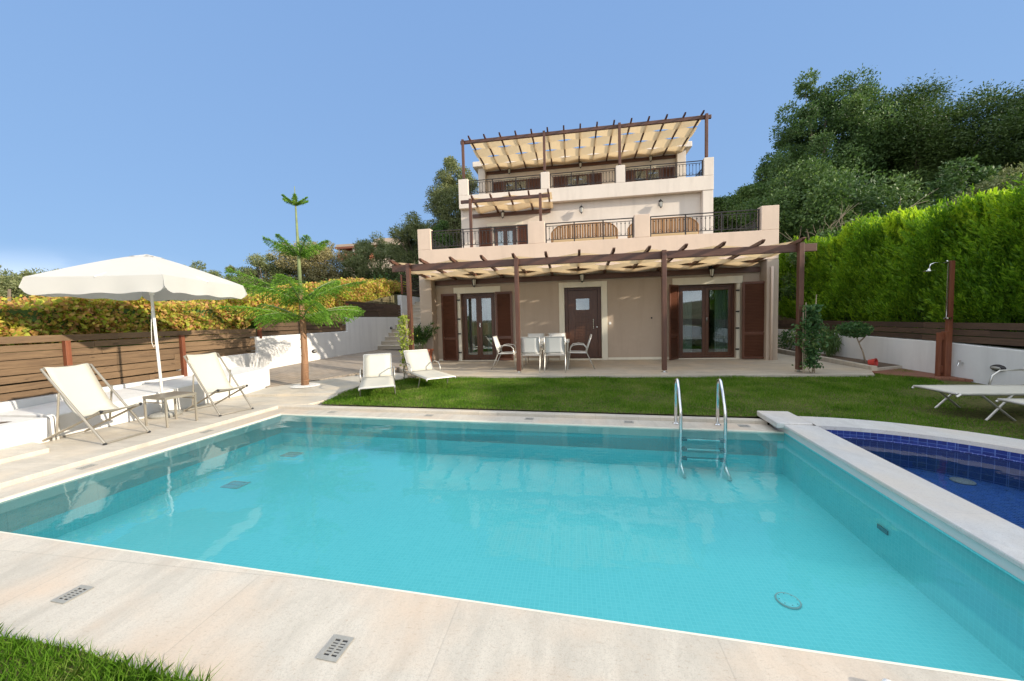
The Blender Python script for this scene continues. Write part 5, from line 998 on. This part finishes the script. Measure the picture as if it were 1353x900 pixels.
# climber with yellow leaves on the left pergola post, tied to canes
def climber(loc, label, leaf, n_, w_, h_, seed, canes, zlow=.0):
    t_ = thing('climbing_plant', loc, label, 'climbing plant'); r = np.random.default_rng(seed); x0, y0, z0 = loc
    z = z0 + zlow + (h_ - zlow) * r.random(n_) ** .8; tw = .5 + .5 * np.sin((z - z0) * 7 + seed); ww = w_ * (.35 + .65 * tw)
    c = np.stack([x0 + r.normal(0, 1, n_) * ww * .42, y0 + r.normal(0, .09, n_), z], 1); np_mesh('foliage', leaf_quads(c, unit(r.normal(size=(n_, 3)) + np.array([0, -.3, -.2])), .075, .6, r), 4, leaf, t_)
    for k in range(canes):
        x = x0 + r.uniform(-.4, .4) * w_; m = MB(); m.tube([(x, y0 + .02, z0 - .05), (x + r.uniform(-.05, .05), y0, z0 + h_ * r.uniform(.9, 1.15))], .009, 5); m.build('cane', 'pale_bark', t_)
    m = MB()
    for k in range(3): ph = r.uniform(0, 6); m.tube([(x0 + w_ * .25 * math.sin(ph + i * .8), y0 + .03 * math.cos(ph + i), z0 + h_ * .95 * i / 10) for i in range(11)], .008, 5)
    m.build('stem', 'pale_bark', t_, smooth=True)
climber((-4.27, 9.10, .10), 'thin yellow-green climber on canes beside the leftmost pergola post', 'yellow_leaf', 620, .26, 1.55, 51, 3, .25)
climber((5.05, 9.08, .12), 'dense dark green climber on canes beside the rightmost pergola post', 'climber_leaf', 3000, .36, 1.50, 52, 4, .15)
# potted palm-like plant in a terracotta trough
pp = thing('potted_plant', (-4.80, 11.3, .15), 'bushy green plant in a terracotta trough between the left post and the shutter', 'potted plant')
m = MB(); n4 = lambda w_, d_, z_: [(-4.80 - w_, 11.3 - d_, z_), (-4.80 + w_, 11.3 - d_, z_), (-4.80 + w_, 11.3 + d_, z_), (-4.80 - w_, 11.3 + d_, z_)]
vs = n4(.30, .13, .15) + n4(.34, .17, .55) + n4(.37, .20, .55) + n4(.37, .20, .61) + n4(.33, .16, .61) + n4(.32, .15, .56)
m.add(vs, [(3, 2, 1, 0)] + [(k * 4 + i, k * 4 + (i + 1) % 4, k * 4 + 4 + (i + 1) % 4, k * 4 + 4 + i) for k in range(5) for i in range(4)]); m.build('trough', 'terracotta', pp, bevel=.006)
m = MB(); m.add([(x, y, .57) for x, y, _ in n4(.32, .15, 0)], [(0, 1, 2, 3)]); m.build('soil', 'soil', pp)
r = np.random.default_rng(61); Q = []; m = MB()
for k in range(26):
    b0 = np.array([-4.80 + r.uniform(-.22, .22), 11.3 + r.uniform(-.08, .08), .57]); az = r.uniform(0, 6.28); sp_ = r.uniform(.15, .55); h_ = r.uniform(.55, 1.02); T = np.linspace(0, 1, 16)[:, None]
    c = b0 + np.array([math.cos(az), math.sin(az) * .7, 0]) * sp_ * T ** 1.6 + np.array([0, 0, 1.]) * h_ * (T - .18 * T ** 3); m.tube([tuple(p) for p in c[::3]], .006, 5)
    for j in range(5, 16):
        tg = unit((c[j] - c[j - 1])[None])[0]
        for s_ in range(5): d = unit((tg * .6 + r.normal(0, .6, 3))[None]); Q.append(leaf_quads(c[j][None] + d * .06, d, .15, .17, r))
np_mesh('foliage', np.concatenate(Q), 4, 'pot_leaf', pp); m.build('stem', 'green_stem', pp, smooth=True)
# small leaning tree, spiky shrub and creepers in the kerb bed
leafy('small_tree', (6.98, 10.4, .19), 'small leaning tree with a flat-topped crown in the bed by the right wall', 'tree', (6.68, 10.35, 1.02), (.36, .36, .20), 'climber_leaf', 1500, .075, .5, 71, [[(7.0, 10.4, .15), (6.93, 10.4, .45), (6.8, 10.38, .75), (6.68, 10.36, 1.0)], [(6.82, 10.38, .7), (6.95, 10.4, .82), (7.0, 10.4, .9)]], 'pale_bark')
leafy('spiky_shrub', (7.1, 11.9, .19), 'dark spiky upright shrub in the bed beyond the small leaning tree', 'shrub', (7.1, 11.9, .58), (.24, .24, .36), 'dark_leaf', 900, .26, .08, 72, [[(7.1, 11.9, .15), (7.1, 11.9, .6)], [(7.05, 11.9, .2), (6.95, 11.85, .7)]], up=1.6)
leafy('wall_creeper', (6.98, 14.6, .19), 'thin creeper on the wall between the house corner and the rightmost post', 'shrub', (7.15, 14.2, .55), (.2, .8, .35), 'climber_leaf', 420, .09, .6, 73, [[(7.1, 14.2, .15), (7.15, 14.4, .9)], [(7.1, 13.9, .15), (7.12, 13.7, .8)]])
leafy('flowering_shrub', (-7.5, 3.25, .30), 'green shrub with reddish tips poking in at the left edge above the planter', 'shrub', (-7.35, 3.30, 1.08), (.34, .34, .30), 'pot_leaf', 900, .085, .5, 74, [[(-7.55, 3.2, .28), (-7.5, 3.25, .7), (-7.4, 3.3, 1.0)], [(-7.55, 3.2, .3), (-7.65, 3.3, .9)]])
# paddling-pool side: twigs and low weeds in the left bed
leafy('bed_weeds', (-7.5, 3.4, .31), 'low dry weeds on the soil of the left planter', 'plant', (-7.6, 3.3, .34), (.4, .35, .03), 'climber_leaf', 260, .06, .3, 75, [[(-7.6, 3.2, .3), (-7.55, 3.25, .38)]])
